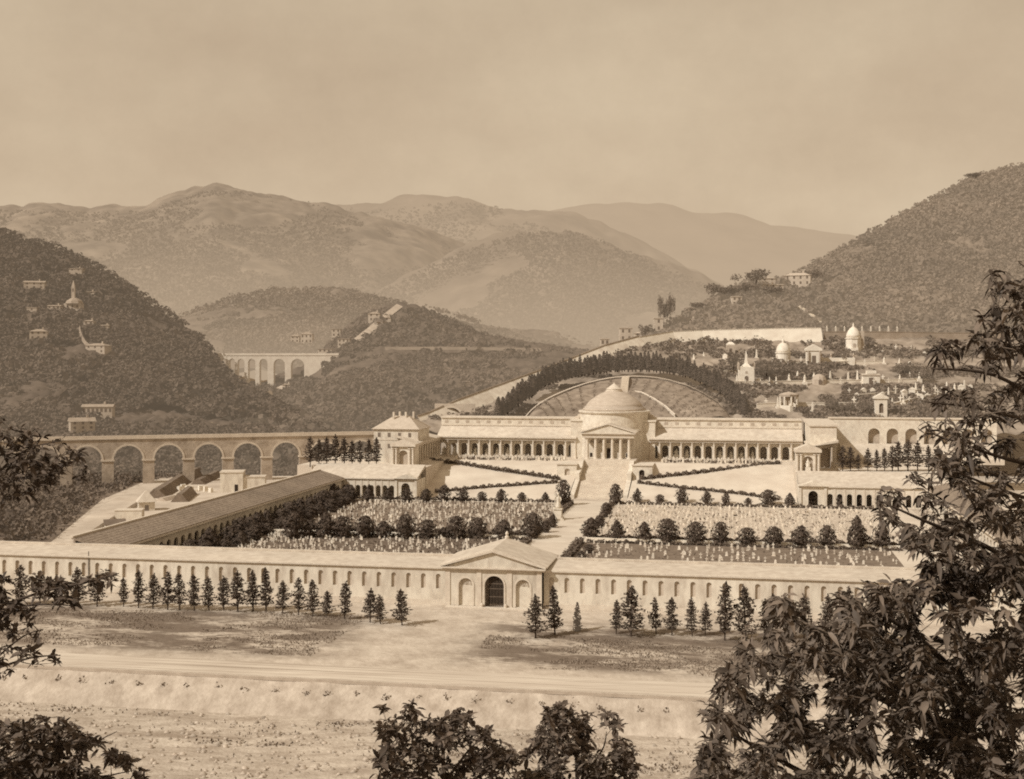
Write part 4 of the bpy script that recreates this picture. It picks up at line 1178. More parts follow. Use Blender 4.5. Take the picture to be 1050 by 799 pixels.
XM, SMESH = cross_mesh(), stele_mesh()
spots = []
for u0, u1, v0, v1, n, nm in ((-80, -9.5, 52, 87.5, 150, 'left'), (9, 86, 46, 86.5, 150, 'right')):
    k = 0
    while k < n:
        row = random.randint(0, 13); v = v0 + (v1 - v0) * row / 13 + random.uniform(-.25, .25); u = u0 + round(random.uniform(0, u1 - u0) / 1.5) * 1.5 + random.uniform(-.2, .2)
        if nm == 'right' and mnoise.noise(Vector((u * .06, v * .1, 2))) < -.12: continue
        k += 1; spots.append((u, v, nm))
spots = sorted(spots, key=lambda s: s[1])
for u, v, nm in spots:
    cr_ = random.random() < .55
    o = link('grave_cross' if cr_ else 'headstone', XM if cr_ else SMESH, CROSSM)
    s = random.uniform(.5, .9); o.location = C(u, v, .01); o.scale = (s * random.uniform(.8, 1.2), s, s); o.rotation_euler = (0, 0, -ANG + random.uniform(-.25, .25))
    tag(o, ('small white grave cross' if cr_ else 'small white headstone') + ' among the scattered markers of the front %s plot' % nm, 'grave marker', ('grave crosses' if cr_ else 'headstones') + ' of the front %s plot' % nm)
# the rest of the markers, too many to tell apart
Vb = []; Qb = []; cnt = 0
mesh_src = []
for me in (XM, SMESH):
    v_ = np.zeros(len(me.vertices) * 3); me.vertices.foreach_get('co', v_); mesh_src.append((v_.reshape(-1, 3), [tuple(p.vertices) for p in me.polygons]))
VV, FF = [], []
def many(n, u0, u1, v0, v1, z, rows, smin, smax):
    global cnt
    for _ in range(n):
        u = u0 + round(random.uniform(0, u1 - u0) / 1.3) * 1.3 + random.uniform(-.2, .2); v = v0 + (v1 - v0) * random.randint(0, rows) / rows + random.uniform(-.2, .2)
        src, fs = mesh_src[random.random() < .5]
        s = random.uniform(smin, smax); a = -ANG + random.uniform(-.3, .3); ca, sa = math.cos(a), math.sin(a)
        P = src * s; P = np.stack([P[:, 0] * ca - P[:, 1] * sa, P[:, 0] * sa + P[:, 1] * ca, P[:, 2]], 1) + np.array(C(u, v, z))
        VV.append(P); FF.extend([tuple(i + cnt for i in f) for f in fs]); cnt += len(P)
many(330, -80, -9.5, 52, 87.5, .01, 17, .42, .75)
many(60, -85, -76, 55, 87.5, .01, 17, .5, .9)
many(170, 9, 86, 46, 86.5, .01, 17, .5, .9)
many(850, -80, -9.5, 103, 173, .01, 30, .5, .85)
many(1500, 9, 90, 103, 173, .01, 30, .5, .85)
many(260, -60, -18, 228.5, 236, 10.0, 3, .8, 1.2)
many(260, 20, 64, 228.5, 236, 10.0, 3, .8, 1.2)
me = bpy.data.meshes.new('grave_markers'); me.from_pydata(np.concatenate(VV).tolist(), [], FF)
tag(link('grave_markers', me, CROSSM), 'dense rows of small white crosses and headstones filling the back plots', 'grave markers', kind='stuff')
# low tufts between the graves
parts = []
def low_plants(n, u0, u1, v0, v1, z, s):
    P = np.array([C(random.uniform(u0, u1), random.uniform(v0, v1), z + s * .3) for _ in range(n)])
    for _ in range(3): parts.append(cards(P + rng.normal(size=P.shape) * s * .35, s, .7))
low_plants(1500, -86, -9, 20, 88, 0, .55); low_plants(900, -84, -9, 100, 173, 0, .7); low_plants(420, 9, 90, 100, 173, 0, .75); low_plants(700, 9, 86, 20, 88, 0, .4)
low_plants(260, -60, -19, 227, 236, 10, .9); low_plants(260, 21, 64, 227, 236, 10, .9)
tag(link('grave_plants', fastmesh('grave_plants', *merge(parts)), mat('grave_leaf', 98, 126, .4, island=.25)), 'low dark plants growing between the graves', 'plants', kind='stuff')

# ================================================================== aqueducts
a0, a1 = at(-60, 451, 468), at(392, 440, 517)
zt = 18.6
ln = math.hypot(a1.x - a0.x, a1.y - a0.y); ang = math.atan2(a1.y - a0.y, a1.x - a0.x)
t = thing('aqueduct', 'long stone aqueduct with tall round arches behind the stone yard', 'aqueduct', (a0.x, a0.y, 0), ang)
p_ = at(131.6, 471, 489); off = (p_.x - a0.x) * math.cos(ang) + (p_.y - a0.y) * math.sin(ang)
PT = 15.35
ops = []
c = off
while c - PT > 8: c -= PT
while c + 6 < ln:
    ops.append((c, 10.9, -2.0, 9.6)); c += PT
MB().arcade(0, ln, -2.0, 17.6, -1.6, 1.6, ops, back=True, seg=14).obj('arcade', AQ, t)
mb = MB(); mb.box(-.1, ln + .1, -2.0, 2.0, 17.602, 18.1); mb.box(0, ln, -1.8, -1.3, 18.102, 18.9); mb.box(0, ln, 1.3, 1.8, 18.102, 18.9); mb.obj('parapet', mat('aq_coping', 190, 208, .5), t)
for c, w_, zs, zp in ops:
    MB().arch_ring(c, 10.9, .75, zp, zp, -1.75, -1.59, 16).obj('arch_ring', mat('aq_ring', 192, 210, .5), t)
pw = PT - 10.9
for c, w_, zs, zp in ops[1:]:
    x = c - PT / 2
    mb = MB(); mb.box(x - pw / 2 - .35, x + pw / 2 + .35, -1.95, 1.95, 9.0, 9.6); mb.obj('impost', mat('aq_ring', 192, 210, .5), t)

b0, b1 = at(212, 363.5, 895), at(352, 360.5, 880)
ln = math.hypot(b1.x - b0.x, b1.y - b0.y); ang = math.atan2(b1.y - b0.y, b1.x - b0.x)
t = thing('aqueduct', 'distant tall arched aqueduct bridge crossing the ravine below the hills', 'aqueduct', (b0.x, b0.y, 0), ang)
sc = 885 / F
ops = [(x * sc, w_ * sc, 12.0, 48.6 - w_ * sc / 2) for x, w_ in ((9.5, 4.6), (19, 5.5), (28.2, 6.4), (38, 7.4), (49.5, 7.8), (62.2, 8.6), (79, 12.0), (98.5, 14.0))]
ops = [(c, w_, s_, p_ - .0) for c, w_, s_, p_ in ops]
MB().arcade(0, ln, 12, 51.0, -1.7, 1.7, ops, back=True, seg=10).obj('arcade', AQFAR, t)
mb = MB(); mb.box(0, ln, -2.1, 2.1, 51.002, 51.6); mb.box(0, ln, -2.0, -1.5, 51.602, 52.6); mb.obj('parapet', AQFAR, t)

# ancient aqueduct ramp climbing the hill left of the cypresses, with one arch
ramp = [(428, 430, 522), (440, 426, 528), (470, 413, 541), (500, 402, 557), (530, 391, 571), (560, 380, 586), (590, 368.5, 602), (620, 357, 616), (655, 347.5, 636)]
t = thing('ramp_aqueduct', 'narrow masonry aqueduct climbing the hillside left of the cypress arc', 'aqueduct', at(*ramp[0]))
o0 = at(*ramp[0]); mb = MB(); cp = MB()
for p, q in zip(ramp, ramp[1:]):
    a, b = at(*p) - o0, at(*q) - o0
    e_ = Vector((b.y - a.y, a.x - b.x, 0)).normalized() * 6
    mb.add([a + e_ + Vector((0, -1.2, -5)), b + e_ + Vector((0, -1.2, -5)), b + Vector((0, -1.2, 1.3)), a + Vector((0, -1.2, 1.3)), a + Vector((0, 1.2, 1.3)), b + Vector((0, 1.2, 1.3)), a + Vector((0, 1.2, -4)), b + Vector((0, 1.2, -4))],
           [(0, 1, 2, 3), (3, 2, 5, 4), (4, 5, 7, 6)])
    for y in (-1.3, 1.3): cp.tube([a + Vector((0, y, 1.5)), b + Vector((0, y, 1.5))], [.3, .3], 4)
mb.obj('masonry', mat('ramp_masonry', 196, 224, .3), t); cp.obj('parapet', mat('ramp_coping', 150, 170, .5), t)
t = thing('relieving_arch', 'pale arched masonry face below the climbing aqueduct behind the hip roofed house', 'arch', at(466, 427, 534))
mb = MB(); mb.arcade(-8.5, 9.0, -4, 5.5, -1, 0.5, [(-1.5, 9.5, -4, -1.0)], seg=14); mb.obj('wall', HOUSEW, t)
MB().arch_ring(-1.5, 9.5, .8, -1.0, -1.0, -1.2, -.99, 14).obj('arch_ring', STONE2, t)
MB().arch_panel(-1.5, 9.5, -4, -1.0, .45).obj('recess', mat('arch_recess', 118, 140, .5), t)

# ================================================================== hillside cemetery walls
def wall_line(pts, hgt, thick, label, m, name='boundary_wall', cat='wall', below=3.0, batter=0.0):
    o0 = pts[0]; t = thing(name, label, cat, o0); mb = MB(); cp = MB()
    for a, b in zip(pts, pts[1:]):
        a, b = a - o0, b - o0; d = Vector((0, thick, 0)); up = Vector((0, 0, hgt)); dn = Vector((0, 0, -below))
        e_ = Vector((b.y - a.y, a.x - b.x, 0)).normalized() * (hgt + below) * batter
        mb.add([a + dn + e_, b + dn + e_, b + up, a + up, a + up + d, b + up + d, a + dn + d, b + dn + d], [(0, 1, 2, 3), (3, 2, 5, 4), (4, 5, 7, 6), (0, 3, 4, 6), (1, 7, 5, 2)])
        e = Vector((0, -.15, hgt)); f = Vector((0, thick + .15, hgt)); g = Vector((0, 0, .3))
        cp.add([a + e, b + e, b + e + g, a + e + g, a + f + g, b + f + g], [(0, 1, 2, 3), (3, 2, 5, 4)])
    mb.obj('wall', m, t); cp.obj('coping', m, t)
    return t


WALLP = mat('hill_wall', 204, 222, .2, big=(.05, .95, 1.04))
wall_line([at(*p) for p in [(596, 373, 604), (625, 363, 618), (655, 355, 634), (690, 349, 650), (720, 347.5, 655), (760, 346.5, 656), (800, 345.5, 657), (842, 345, 657)]], 4.4, 1.0, 'high pale boundary wall across the hillside above the mausoleums', mat('high_wall', 206, 226, .2), batter=.6)
wall_line([at(*p) for p in [(845, 345, 657), (900, 345, 658), (960, 346, 659), (1090, 347, 660)]], 2.4, .8, 'lower greyer boundary wall continuing right along the foot of the wooded hill', mat('hill_wall_grey', 150, 172, .3))
for i in range(9):
    p = right.hit(848 + i * 9, 338); p = at(848 + i * 9, 340, 664)
    mb = MB(); mb.box(-.35, .35, -.35, .35, -2, 2.2); mb.lathe([(.45, 2.2), (.1, 3.0)], 0, 0, 4)
    o = mb.obj('cypress_post', WALLP); o.name = 'wall_post'; o.location = p
    tag(o, 'small pale pillar, the %s from the left behind the boundary wall' % nth(i), 'pillar', 'pillars behind the boundary wall')
for nm, pts, hh in (('upper', [(796, 375.5), (830, 375.5), (870, 374), (908, 374)], 1.6), ('middle', [(744, 395), (800, 394.5), (860, 393.5), (900, 393), (945, 392)], 1.5), ('upper left', [(742, 383), (770, 383), (796, 382.5)], 1.3), ('right hand', [(880, 408), (915, 405), (950, 402)], 1.3), ('lowest', [(776, 419), (800, 418), (840, 418), (880, 418)], 2.0)):
    wall_line([cem.hit(*p) for p in pts], hh, .8, 'thin white %s terrace wall below the hillside mausoleums' % nm, WALLP, 'terrace_wall', below=2.5)
wall_line([cem.hit(*p) for p in [(870, 429), (905, 420), (945, 410), (985, 402)]], 1.2, 2.5, 'white ramp rising to the right above the arched retaining wall', WALLP, 'hillside_ramp', 'ramp', 2.0)

# ---- mausoleums
MAUS = mat('mausoleum_stone', 212, 232, .6); MAUSD = mat('mausoleum_door', 110, 128, .8); MAUS2 = mat('mausoleum_grey', 168, 188, .6)


def mthing(px, py, label, name='mausoleum', cat='mausoleum', rot=-.12):
    p = cem.hit(px, py); return thing(name, label, cat, p, rot), p.y / F * 1.12


t, s = mthing(765, 393, 'small white gothic chapel with a slim spire beside dark trees'); w_ = 7.0 * s
MB().box(-w_, w_, -w_, w_, -2, 15 * s).obj('wall', MAUS, t)
MB().lathe([(6.5 * s, 15 * s), (2.2 * s, 18 * s), (1.6 * s, 22 * s), (.1, 30 * s)], 0, 0, 4, R(45)).obj('spire', MAUS, t)
mb = MB(); [mb.lathe([(.9 * s, 13 * s), (.9 * s, 17 * s), (.1, 20 * s)], x * w_, y * w_, 4, R(45)) for x in (-1, 1) for y in (-1, 1)]; mb.obj('pinnacles', MAUS2, t)
MB().arch_panel(0, 3.6 * s, 0, 5 * s, -w_ - .01).obj('door', MAUSD, t); MB().arch_panel(0, 2.4 * s, 8.5 * s, 10 * s, -w_ - .01).obj('window', MAUS2, t)
t, s = mthing(803, 375, 'round white chapel with a tall dome and cross'); r_ = 6.6 * s
MB().lathe([(r_ * 1.08, -2), (r_ * 1.08, 1.5 * s), (r_, 1.6 * s), (r_, 11 * s), (r_ * 1.1, 11.3 * s), (r_ * 1.1, 12.2 * s)], n=20).obj('drum', MAUS, t)
MB().lathe([(r_ * .98 * math.cos(R(a)), 12.2 * s + 9 * s * math.sin(R(a))) for a in range(0, 85, 9)] + [(1.1 * s, 21.3 * s), (1.1 * s, 23.5 * s), (.1, 25 * s)], n=20).obj('dome', MAUS, t, True)
mb = MB(); mb.box(-.25 * s, .25 * s, -.25 * s, .25 * s, 25 * s, 28 * s); mb.box(-1 * s, 1 * s, -.2 * s, .2 * s, 26.3 * s, 26.9 * s); mb.obj('cross', MAUS, t)
MB().arch_panel(-.3, 2.6 * s, 0, 4.5 * s, -r_ * 1.1).obj('door', MAUSD, t)
for a in (-60, 60): MB().box(-.7 * s, .7 * s, -r_ - .05, -r_ + .1, 6 * s, 9 * s).obj('window', MAUS2, t).rotation_euler = (0, 0, R(a))
t, s = mthing(834, 375.5, 'white temple shaped tomb with pediment and dark doorway'); w_ = 6.4 * s
MB().box(-w_, w_, -5 * s, 5 * s, -2, 14 * s).obj('wall', MAUS, t)
mb = MB(); mb.box(-w_ * 1.15, w_ * 1.15, -5.8 * s, 5.8 * s, 14.01 * s, 16 * s); mb.prism([(-w_ * 1.15, 16 * s), (w_ * 1.15, 16 * s), (0, 20 * s)], -5.8 * s, 5.8 * s); mb.obj('pediment', MAUS, t)
MB().box(-1.8 * s, 1.8 * s, -5.08 * s, -5.01 * s, 1.5 * s, 9.5 * s).obj('door', MAUSD, t)
for x in (-.8, .8): MB().lathe([(.9 * s, 0), (.8 * s, 13.5 * s)], x * w_, -6.1 * s, 8).obj('column', MAUS2, t)
MB().box(-w_ * 1.3, w_ * 1.3, -7.4 * s, -5.0 * s, -2, .9 * s).obj('step', MAUS, t)
t, s = mthing(875, 359, 'tall white chapel with a bell shaped roof high on the hillside'); w_ = 7.0 * s
MB().lathe([(w_ * 1.2, -2), (w_ * 1.2, 2 * s), (w_, 2 * s), (w_, 10 * s), (w_ * 1.12, 10.3 * s), (w_ * 1.12, 11.2 * s)], 0, 0, 8, R(22.5)).obj('wall', MAUS, t)
MB().lathe([(w_ * .95, 11.2 * s), (w_ * .9, 14 * s), (w_ * .7, 17.5 * s), (w_ * .4, 20 * s), (.8 * s, 21.5 * s), (.8 * s, 23 * s), (.1, 25 * s)], 0, 0, 16).obj('roof', MAUS, t, True)
MB().arch_panel(0, 2.4 * s, 1 * s, 5 * s, -w_ * .98).obj('door', MAUS2, t)
MB().box(w_ * .9, w_ * 1.35, -2 * s, 3 * s, -1, 17 * s).obj('side_tower', MAUS2, t)
t, s = mthing(809, 419, 'low open octagonal tomb with columns just above the right portico'); r_ = 8.0 * s
MB().lathe([(r_ * 1.15, -2), (r_ * 1.15, 3 * s)], 0, 0, 8).obj('base', MAUS, t)
for k in range(8): MB().lathe([(.9 * s, 3 * s), (.8 * s, 11 * s)], r_ * math.cos(R(45 * k + 10)), r_ * math.sin(R(45 * k + 10)), 8).obj('column', MAUS, t)
MB().lathe([(r_ * 1.1, 11 * s), (r_ * 1.15, 13 * s), (r_ * .7, 14.2 * s), (.3, 15.5 * s)], 0, 0, 8).obj('roof', MAUS2, t)
MB().lathe([(r_ * .6, 3 * s), (r_ * .6, 11 * s)], 0, 0, 8).obj('core', SHADEWALL, t)
t, s = mthing(893, 394.5, 'square white tomb with a dark doorway and low attic on the middle terrace'); w_ = 7.4 * s
MB().box(-w_, w_, -4 * s, 5 * s, -2, 10 * s).obj('wall', MAUS, t); MB().box(-w_ * .55, w_ * .55, -4.4 * s, 4 * s, 10.01 * s, 13 * s).obj('attic', MAUS, t); MB().box(-w_ * 1.1, w_ * 1.1, -4.6 * s, 5.4 * s, 8.2 * s, 9.2 * s).obj('cornice', MAUS2, t)
MB().box(-2.4 * s, 2.4 * s, -4.1 * s, -4.01 * s, 0, 6.5 * s).obj('door', MAUSD, t)
t, s = mthing(903, 428, 'tall white aedicule tower with an arched niche above the dark arches'); w_ = 5.2 * s
mb = MB(); mb.arcade(-w_, w_, -3, 17 * s, -4 * s, -2.6 * s, [(0, 4 * s, 4 * s, 11 * s)]); mb.box(-w_, w_, -2.59 * s, 4 * s, -3, 17 * s); mb.obj('wall', MAUS, t)
MB().arch_panel(0, 4 * s, 4 * s, 11 * s, -2.7 * s).obj('niche', MAUSD, t)
mb = MB(); mb.box(-w_ * 1.25, w_ * 1.25, -5 * s, 5 * s, 17.01 * s, 18.6 * s); mb.prism([(-w_ * 1.2, 18.6 * s), (w_ * 1.2, 18.6 * s), (0, 22 * s)], -4.8 * s, 4.8 * s); mb.obj('pediment', MAUS, t)
t, s = mthing(840, 394, 'rounded rustic stone tomb with an arched mouth on the middle terrace'); w_ = 7 * s
MB().lathe([(w_, -1), (w_ * .95, 4 * s), (w_ * .75, 7 * s), (w_ * .35, 9 * s), (.1, 9.4 * s)], 0, 0, 11).obj('mound', MAUS2, t); MB().arch_panel(0, 3 * s, 0, 3 * s, -w_ * 1.01).obj('mouth', MAUSD, t)
t, s = mthing(749, 363, 'small pale square tomb near the left end of the hillside graves'); MB().box(-4 * s, 4 * s, -4 * s, 4 * s, -2, 8 * s).obj('wall', MAUS2, t); MB().lathe([(5.4 * s, 8.01 * s), (5.4 * s, 9 * s), (1, 11 * s)], 0, 0, 4, R(45)).obj('roof', MAUS, t); MB().box(-1.2 * s, 1.2 * s, -4.1 * s, -4.01 * s, 0, 5 * s).obj('door', MAUSD, t)
t, s = mthing(858, 373, 'long low white tomb wall with urns below the bell roofed chapel'); MB().box(-14 * s, 16 * s, -2 * s, 2 * s, -2, 5.5 * s).obj('wall', MAUS, t)
for x in (-14, -5, 5, 15): MB().lathe([(.9 * s, 5.5 * s), (.5 * s, 6.5 * s), (1.1 * s, 8 * s), (.2 * s, 9.5 * s)], x * s, 0, 8).obj('urn', MAUS2, t)
# scattered monuments
def monument_meshes():
    out = []
    mb = MB(); mb.box(-.7, .7, -.6, .6, -1, .8); mb.box(-.18, .18, -.15, .15, .8, 3.6); mb.box(-.75, .75, -.14, .14, 2.4, 2.8); out.append(('grave_cross', mb))
    mb = MB(); mb.box(-.8, .8, -.8, .8, -1, .9); mb.lathe([(.6, .9), (.3, 4.0), (.03, 4.6)], 0, 0, 4, R(45)); out.append(('obelisk', mb))
    mb = MB(); mb.box(-.8, .8, -.7, .7, -1, 1.4); mb.lathe([(.55, 1.4), (.45, 2.3), (.5, 2.9), (.2, 3.2), (.26, 3.4), (.22, 3.7), (.05, 3.8)], 0, 0, 8); out.append(('tomb_statue', mb))
    mb = MB(); mb.box(-1.1, 1.1, -.6, .6, -1, 2.0); mb.prism([(-1.3, 2.0), (1.3, 2.0), (0, 2.9)], -.7, .7); out.append(('tomb', mb))
    res = []
    for nm, mb in out:
        me = bpy.data.meshes.new(nm); me.from_pydata(mb.v, [], mb.f); me.materials.append(MAUS); res.append((nm, me))
    return res


MONS = monument_meshes(); KW = {'grave_cross': 'white cross on a block', 'obelisk': 'thin white obelisk', 'tomb_statue': 'white statue on a plinth', 'tomb': 'small white gabled tomb'}
for lo_, (x0, x1, py, n, sc_, where) in enumerate([(748, 945, 393, 22, 1.05, 'along the middle terrace of the hillside'), (790, 935, 374, 13, 1.0, 'along the upper terrace of the hillside'), (775, 880, 420, 6, 1.0, 'on the lowest slope above the portico roof'), (906, 1000, 424, 15, 1.0, 'along the ramp above the dark arches'), (868, 960, 407, 12, 1.0, 'on the slope right of the octagonal tomb'), (700, 800, 366, 6, .9, 'on the scrubby slope below the high boundary wall'), (900, 960, 362, 4, .9, 'under the grey boundary wall')]):
    for i in range(n):
        px = x0 + (x1 - x0) * (i + random.uniform(.1, .9)) / n
        pyy = py + random.uniform(-3, 3)
        if where.startswith('along the ramp'): pyy = 428 - (px - 870) * .23 + random.uniform(-1, 1)
        nm, me = MONS[random.randrange(4)]
        o = link(nm, me, MAUS); s = sc_ * random.uniform(.75, 1.3); o.scale = (s, s, s); o.location = cem.hit(px, pyy); o.rotation_euler = (0, 0, random.uniform(-.5, .3))
        tag(o, KW[nm] + ' standing ' + where, 'monument', nm.replace('_', ' ') + 's ' + where)

# ================================================================== houses
def house(p, w_, d, h, label, rot=0.0, roof='hip', wm=HOUSEW, rm=HOUSER, nwin=3, rows=2, name='house', cat='house', rh=None):
    t = thing(name, label, cat, p, rot)
    MB().box(-w_ / 2, w_ / 2, -d / 2, d / 2, -4, h).obj('wall', wm, t)
    rh = rh or h * .28
    mb = MB(); e = .5
    if roof == 'hip':
        mb.add([(-w_ / 2 - e, -d / 2 - e, h + .003), (w_ / 2 + e, -d / 2 - e, h + .003), (w_ / 2 + e, d / 2 + e, h + .003), (-w_ / 2 - e, d / 2 + e, h + .003), (-max(0, w_ - d) / 2 - .2, 0, h + rh), (max(0, w_ - d) / 2 + .2, 0, h + rh)],
               [(0, 1, 5, 4), (1, 2, 5), (2, 3, 4, 5), (3, 0, 4), (3, 2, 1, 0)])
    elif roof == 'gable':
        mb.prism_x([(-d / 2 - e, h + .003), (0, h + rh), (d / 2 + e, h + .003)], -w_ / 2 - e, w_ / 2 + e)
    else:
        mb.box(-w_ / 2 - .3, w_ / 2 + .3, -d / 2 - .3, d / 2 + .3, h + .003, h + .5)
    rf = mb.obj('roof', rm, t)
    if roof != 'flat': MB().box(w_ * .18, w_ * .18 + .9, -.4, .5, h, h + rh + 1.2).obj('chimney', wm, rf)
    for i in range(nwin):
        x = -w_ / 2 + w_ * (i + .5) / nwin
        for r in range(rows):
            z = h * (r + .42) / rows
            MB().box(x - .55, x + .55, -d / 2 - .08, -d / 2 - .003, z, z + min(1.7, h / rows * .5)).obj('window', WINM, t)
    return t


def hh(hill, px, py, wpx, hpx, label, **k):
    p = hill.hit(px, py); s = p.y / F
    return house(p, wpx * s, k.pop('d', min(wpx, 16) * s * .8), hpx * s, label, **k)


# left hill
p = left.hit(76, 318); s = p.y / F
t = thing('hill_church', 'small pale church with a thin bell tower high on the left hill', 'church', p)
MB().box(-9 * s, 8 * s, -5 * s, 6 * s, -4, 6.5 * s).obj('wall', HOUSEL, t)
MB().lathe([(9.5 * s, 6.5 * s), (8 * s, 9.5 * s), (4 * s, 12 * s), (.1, 12.6 * s)], 0, .5 * s, 8).obj('roof', HOUSER, t)
tw = MB().box(-4.6 * s, -1.4 * s, 5 * s, 8.2 * s, -3, 24 * s).obj('bell_tower', HOUSEL, t)
MB().lathe([(2.3 * s, 24 * s), (1.8 * s, 26 * s), (.1, 31 * s)], -3 * s, 6.6 * s, 4, R(45)).obj('tower_cap', HOUSEL, tw)
MB().box(-3.7 * s, -2.3 * s, 4.9 * s, 4.99 * s, 19 * s, 22.5 * s).obj('belfry_opening', WINM, tw)
for x in (-5, 0, 5): MB().box((x - .8) * s, (x + .8) * s, -5.1 * s, -5.01 * s, 2.5 * s, 5 * s).obj('window', WINM, t)
for q in [((40, 349, 17, 9), dict(label='pale house at the left edge halfway up the left hill', rot=.25)),
          ((36, 297, 20, 7), dict(label='long pale roofed house highest at the left edge of the hill', rot=.2, roof='gable')),
          ((101, 363, 22, 8.5), dict(label='house with broad hip roof above the slanting white wall', rot=-.25)),
          ((101, 426, 30, 9), dict(label='long pale house with a row of windows low on the left hill', rot=.1, roof='gable', nwin=7, rows=1)),
          ((84, 446, 24, 14), dict(label='tall narrow fronted house behind the aqueduct at left', rot=.5, roof='gable', nwin=3, rows=3)),
          ((92, 334, 10, 4.5), dict(label='tiny pale house below the hill church', rot=0, nwin=2, rows=1)),
          ((108, 337, 8, 3), dict(label='tiny low shed right of the house below the church', roof='gable', nwin=1, rows=1)),
          ((57, 318, 13, 4), dict(label='low row of pale huts left of the hill church', roof='gable', nwin=3, rows=1)),
          ((34, 320, 10, 4), dict(label='small pale hut at the far left below the highest house', roof='flat', nwin=1, rows=1)),
          ((92, 302, 14, 2.5), dict(label='long low farm roof right of the bell tower', roof='gable', nwin=2, rows=1)),
          ((79, 279, 13, 3), dict(label='lone pale farmhouse highest above the bell tower', roof='gable', nwin=2, rows=1))]:
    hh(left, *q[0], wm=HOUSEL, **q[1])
# ravine and middle spur
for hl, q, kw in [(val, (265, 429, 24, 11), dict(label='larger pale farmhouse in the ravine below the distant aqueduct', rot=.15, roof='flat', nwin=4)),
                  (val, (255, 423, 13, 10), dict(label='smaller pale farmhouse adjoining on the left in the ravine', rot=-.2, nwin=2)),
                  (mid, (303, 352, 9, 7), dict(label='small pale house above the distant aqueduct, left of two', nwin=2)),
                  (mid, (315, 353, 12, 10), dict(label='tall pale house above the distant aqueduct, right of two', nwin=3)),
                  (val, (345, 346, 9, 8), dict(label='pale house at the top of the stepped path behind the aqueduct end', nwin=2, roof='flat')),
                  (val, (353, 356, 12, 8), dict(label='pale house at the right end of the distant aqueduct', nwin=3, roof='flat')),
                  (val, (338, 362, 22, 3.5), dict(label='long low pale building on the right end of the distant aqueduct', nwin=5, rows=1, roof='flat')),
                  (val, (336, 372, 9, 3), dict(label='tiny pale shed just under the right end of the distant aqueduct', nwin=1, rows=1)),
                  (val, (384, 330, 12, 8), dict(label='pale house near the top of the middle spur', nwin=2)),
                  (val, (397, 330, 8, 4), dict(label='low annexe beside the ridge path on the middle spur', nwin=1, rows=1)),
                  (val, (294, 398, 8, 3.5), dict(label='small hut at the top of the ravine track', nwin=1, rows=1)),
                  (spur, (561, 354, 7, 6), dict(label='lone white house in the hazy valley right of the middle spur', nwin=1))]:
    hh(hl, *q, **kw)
TRACK = mat('track_dust', 176, 198, .3)


def track(hill, pts, wd, name, m=None):
    P = smooth_line([hill.hit(*p) for p in pts], 30); V = []
    for a, b in zip(P, P[1:] + [P[-1] + (P[-1] - P[-2])]):
        d = (b - a).normalized(); sd = Vector((d.y, -d.x, 0)).normalized() * wd / 2
        V += [a + sd + Vector((0, 0, 1.2)), a - sd + Vector((0, 0, 3.4))]
    idx = np.arange(len(V)).reshape(-1, 2)
    structure(link(name, fastmesh(name, np.array(V), np.stack([idx[:-1, 0], idx[1:, 0], idx[1:, 1], idx[:-1, 1]], -1), True), m or TRACK))


track(left, [(110, 367), (97, 379), (80, 394), (60, 411)], 2.2, 'slanting_hill_track', mat('slant_track', 156, 174, .3, haze=.1))
track(left, [(81, 339), (83, 348), (89, 357), (102, 364)], 1.0, 'winding_hill_track', mat('dim_track', 132, 150, .3, haze=.1))
track(val, [(218, 441), (240, 428), (252, 421)], 3, 'ravine_track')
track(val, [(262, 416), (278, 406), (294, 398)], 3, 'upper_ravine_track')
track(val, [(366, 352), (380, 341), (395, 328), (410, 316)], 5, 'ridge_track')
track(val, [(395, 361), (450, 360.5), (500, 361), (555, 362)], 2.2, 'valley_road', mat('valley_road_earth', 120, 142, .2, haze=.3))
# right ridge
for hl, q, kw in [(cem, (620, 356, 9, 8), dict(label='low pale ruinous block at the top of the climbing aqueduct', nwin=2, rows=1, roof='flat')),
                  (right, (641.5, 351, 13, 14), dict(label='square pale house with parapet beside the boundary wall', nwin=2, roof='flat')),
                  (right, (656, 348, 11, 6), dict(label='low pale annexe right of the square parapet house', nwin=2, rows=1)),
                  (right, (675, 341, 9, 14), dict(label='narrow pale tower house next to the tall dark tree', nwin=1, roof='flat')),
                  (right, (785, 296, 34, 3.5), dict(label='long low pale roofed building on the wooded ridge', nwin=5, rows=1, roof='gable')),
                  (right, (783, 289, 22, 3), dict(label='second pale roof behind the long building on the ridge', nwin=3, rows=1, roof='gable')),
                  (right, (818, 294, 26, 11), dict(label='big pale house at the right end of the wooded ridge', nwin=4, roof='hip', rot=-.3)),
                  (right, (755, 314, 10, 9), dict(label='pale ruined house on the ridge left of the long roof', nwin=2, roof='flat')),
                  (right, (709, 332, 6, 4), dict(label='tiny hut on the scrubby slope above the boundary wall', nwin=1, rows=1))]:
    hh(hl, *q, wm=HOUSEW, rm=mat('ridge_roof', 176, 196, .5), **kw)
wall_line([right.hit(*p) for p in [(706, 329), (722, 324), (742, 316)]], 1.4, .8, 'pale terrace wall slanting up the scrubby ridge', WALLP, 'field_wall')
wall_line([right.hit(*p) for p in [(776, 321), (788, 320), (800, 321)]], 1.0, .8, 'short pale terrace wall under the wooded ridge', WALLP, 'field_wall')
t = thing('hill_stair', 'pale stair descending the wooded slope to the boundary wall', 'staircase', right.hit(818, 318))
a, b = right.hit(819, 317), right.hit(845, 335); o0 = right.hit(818, 318); mb = MB()
for q in range(26):
    pp = a.lerp(b, q / 26) - o0; mb.box(pp.x - 1.2, pp.x + 1.2, pp.y - 1.2, pp.y + 1.2, pp.z - 2, pp.z + 2.0)
mb.obj('steps', WALLP, t)

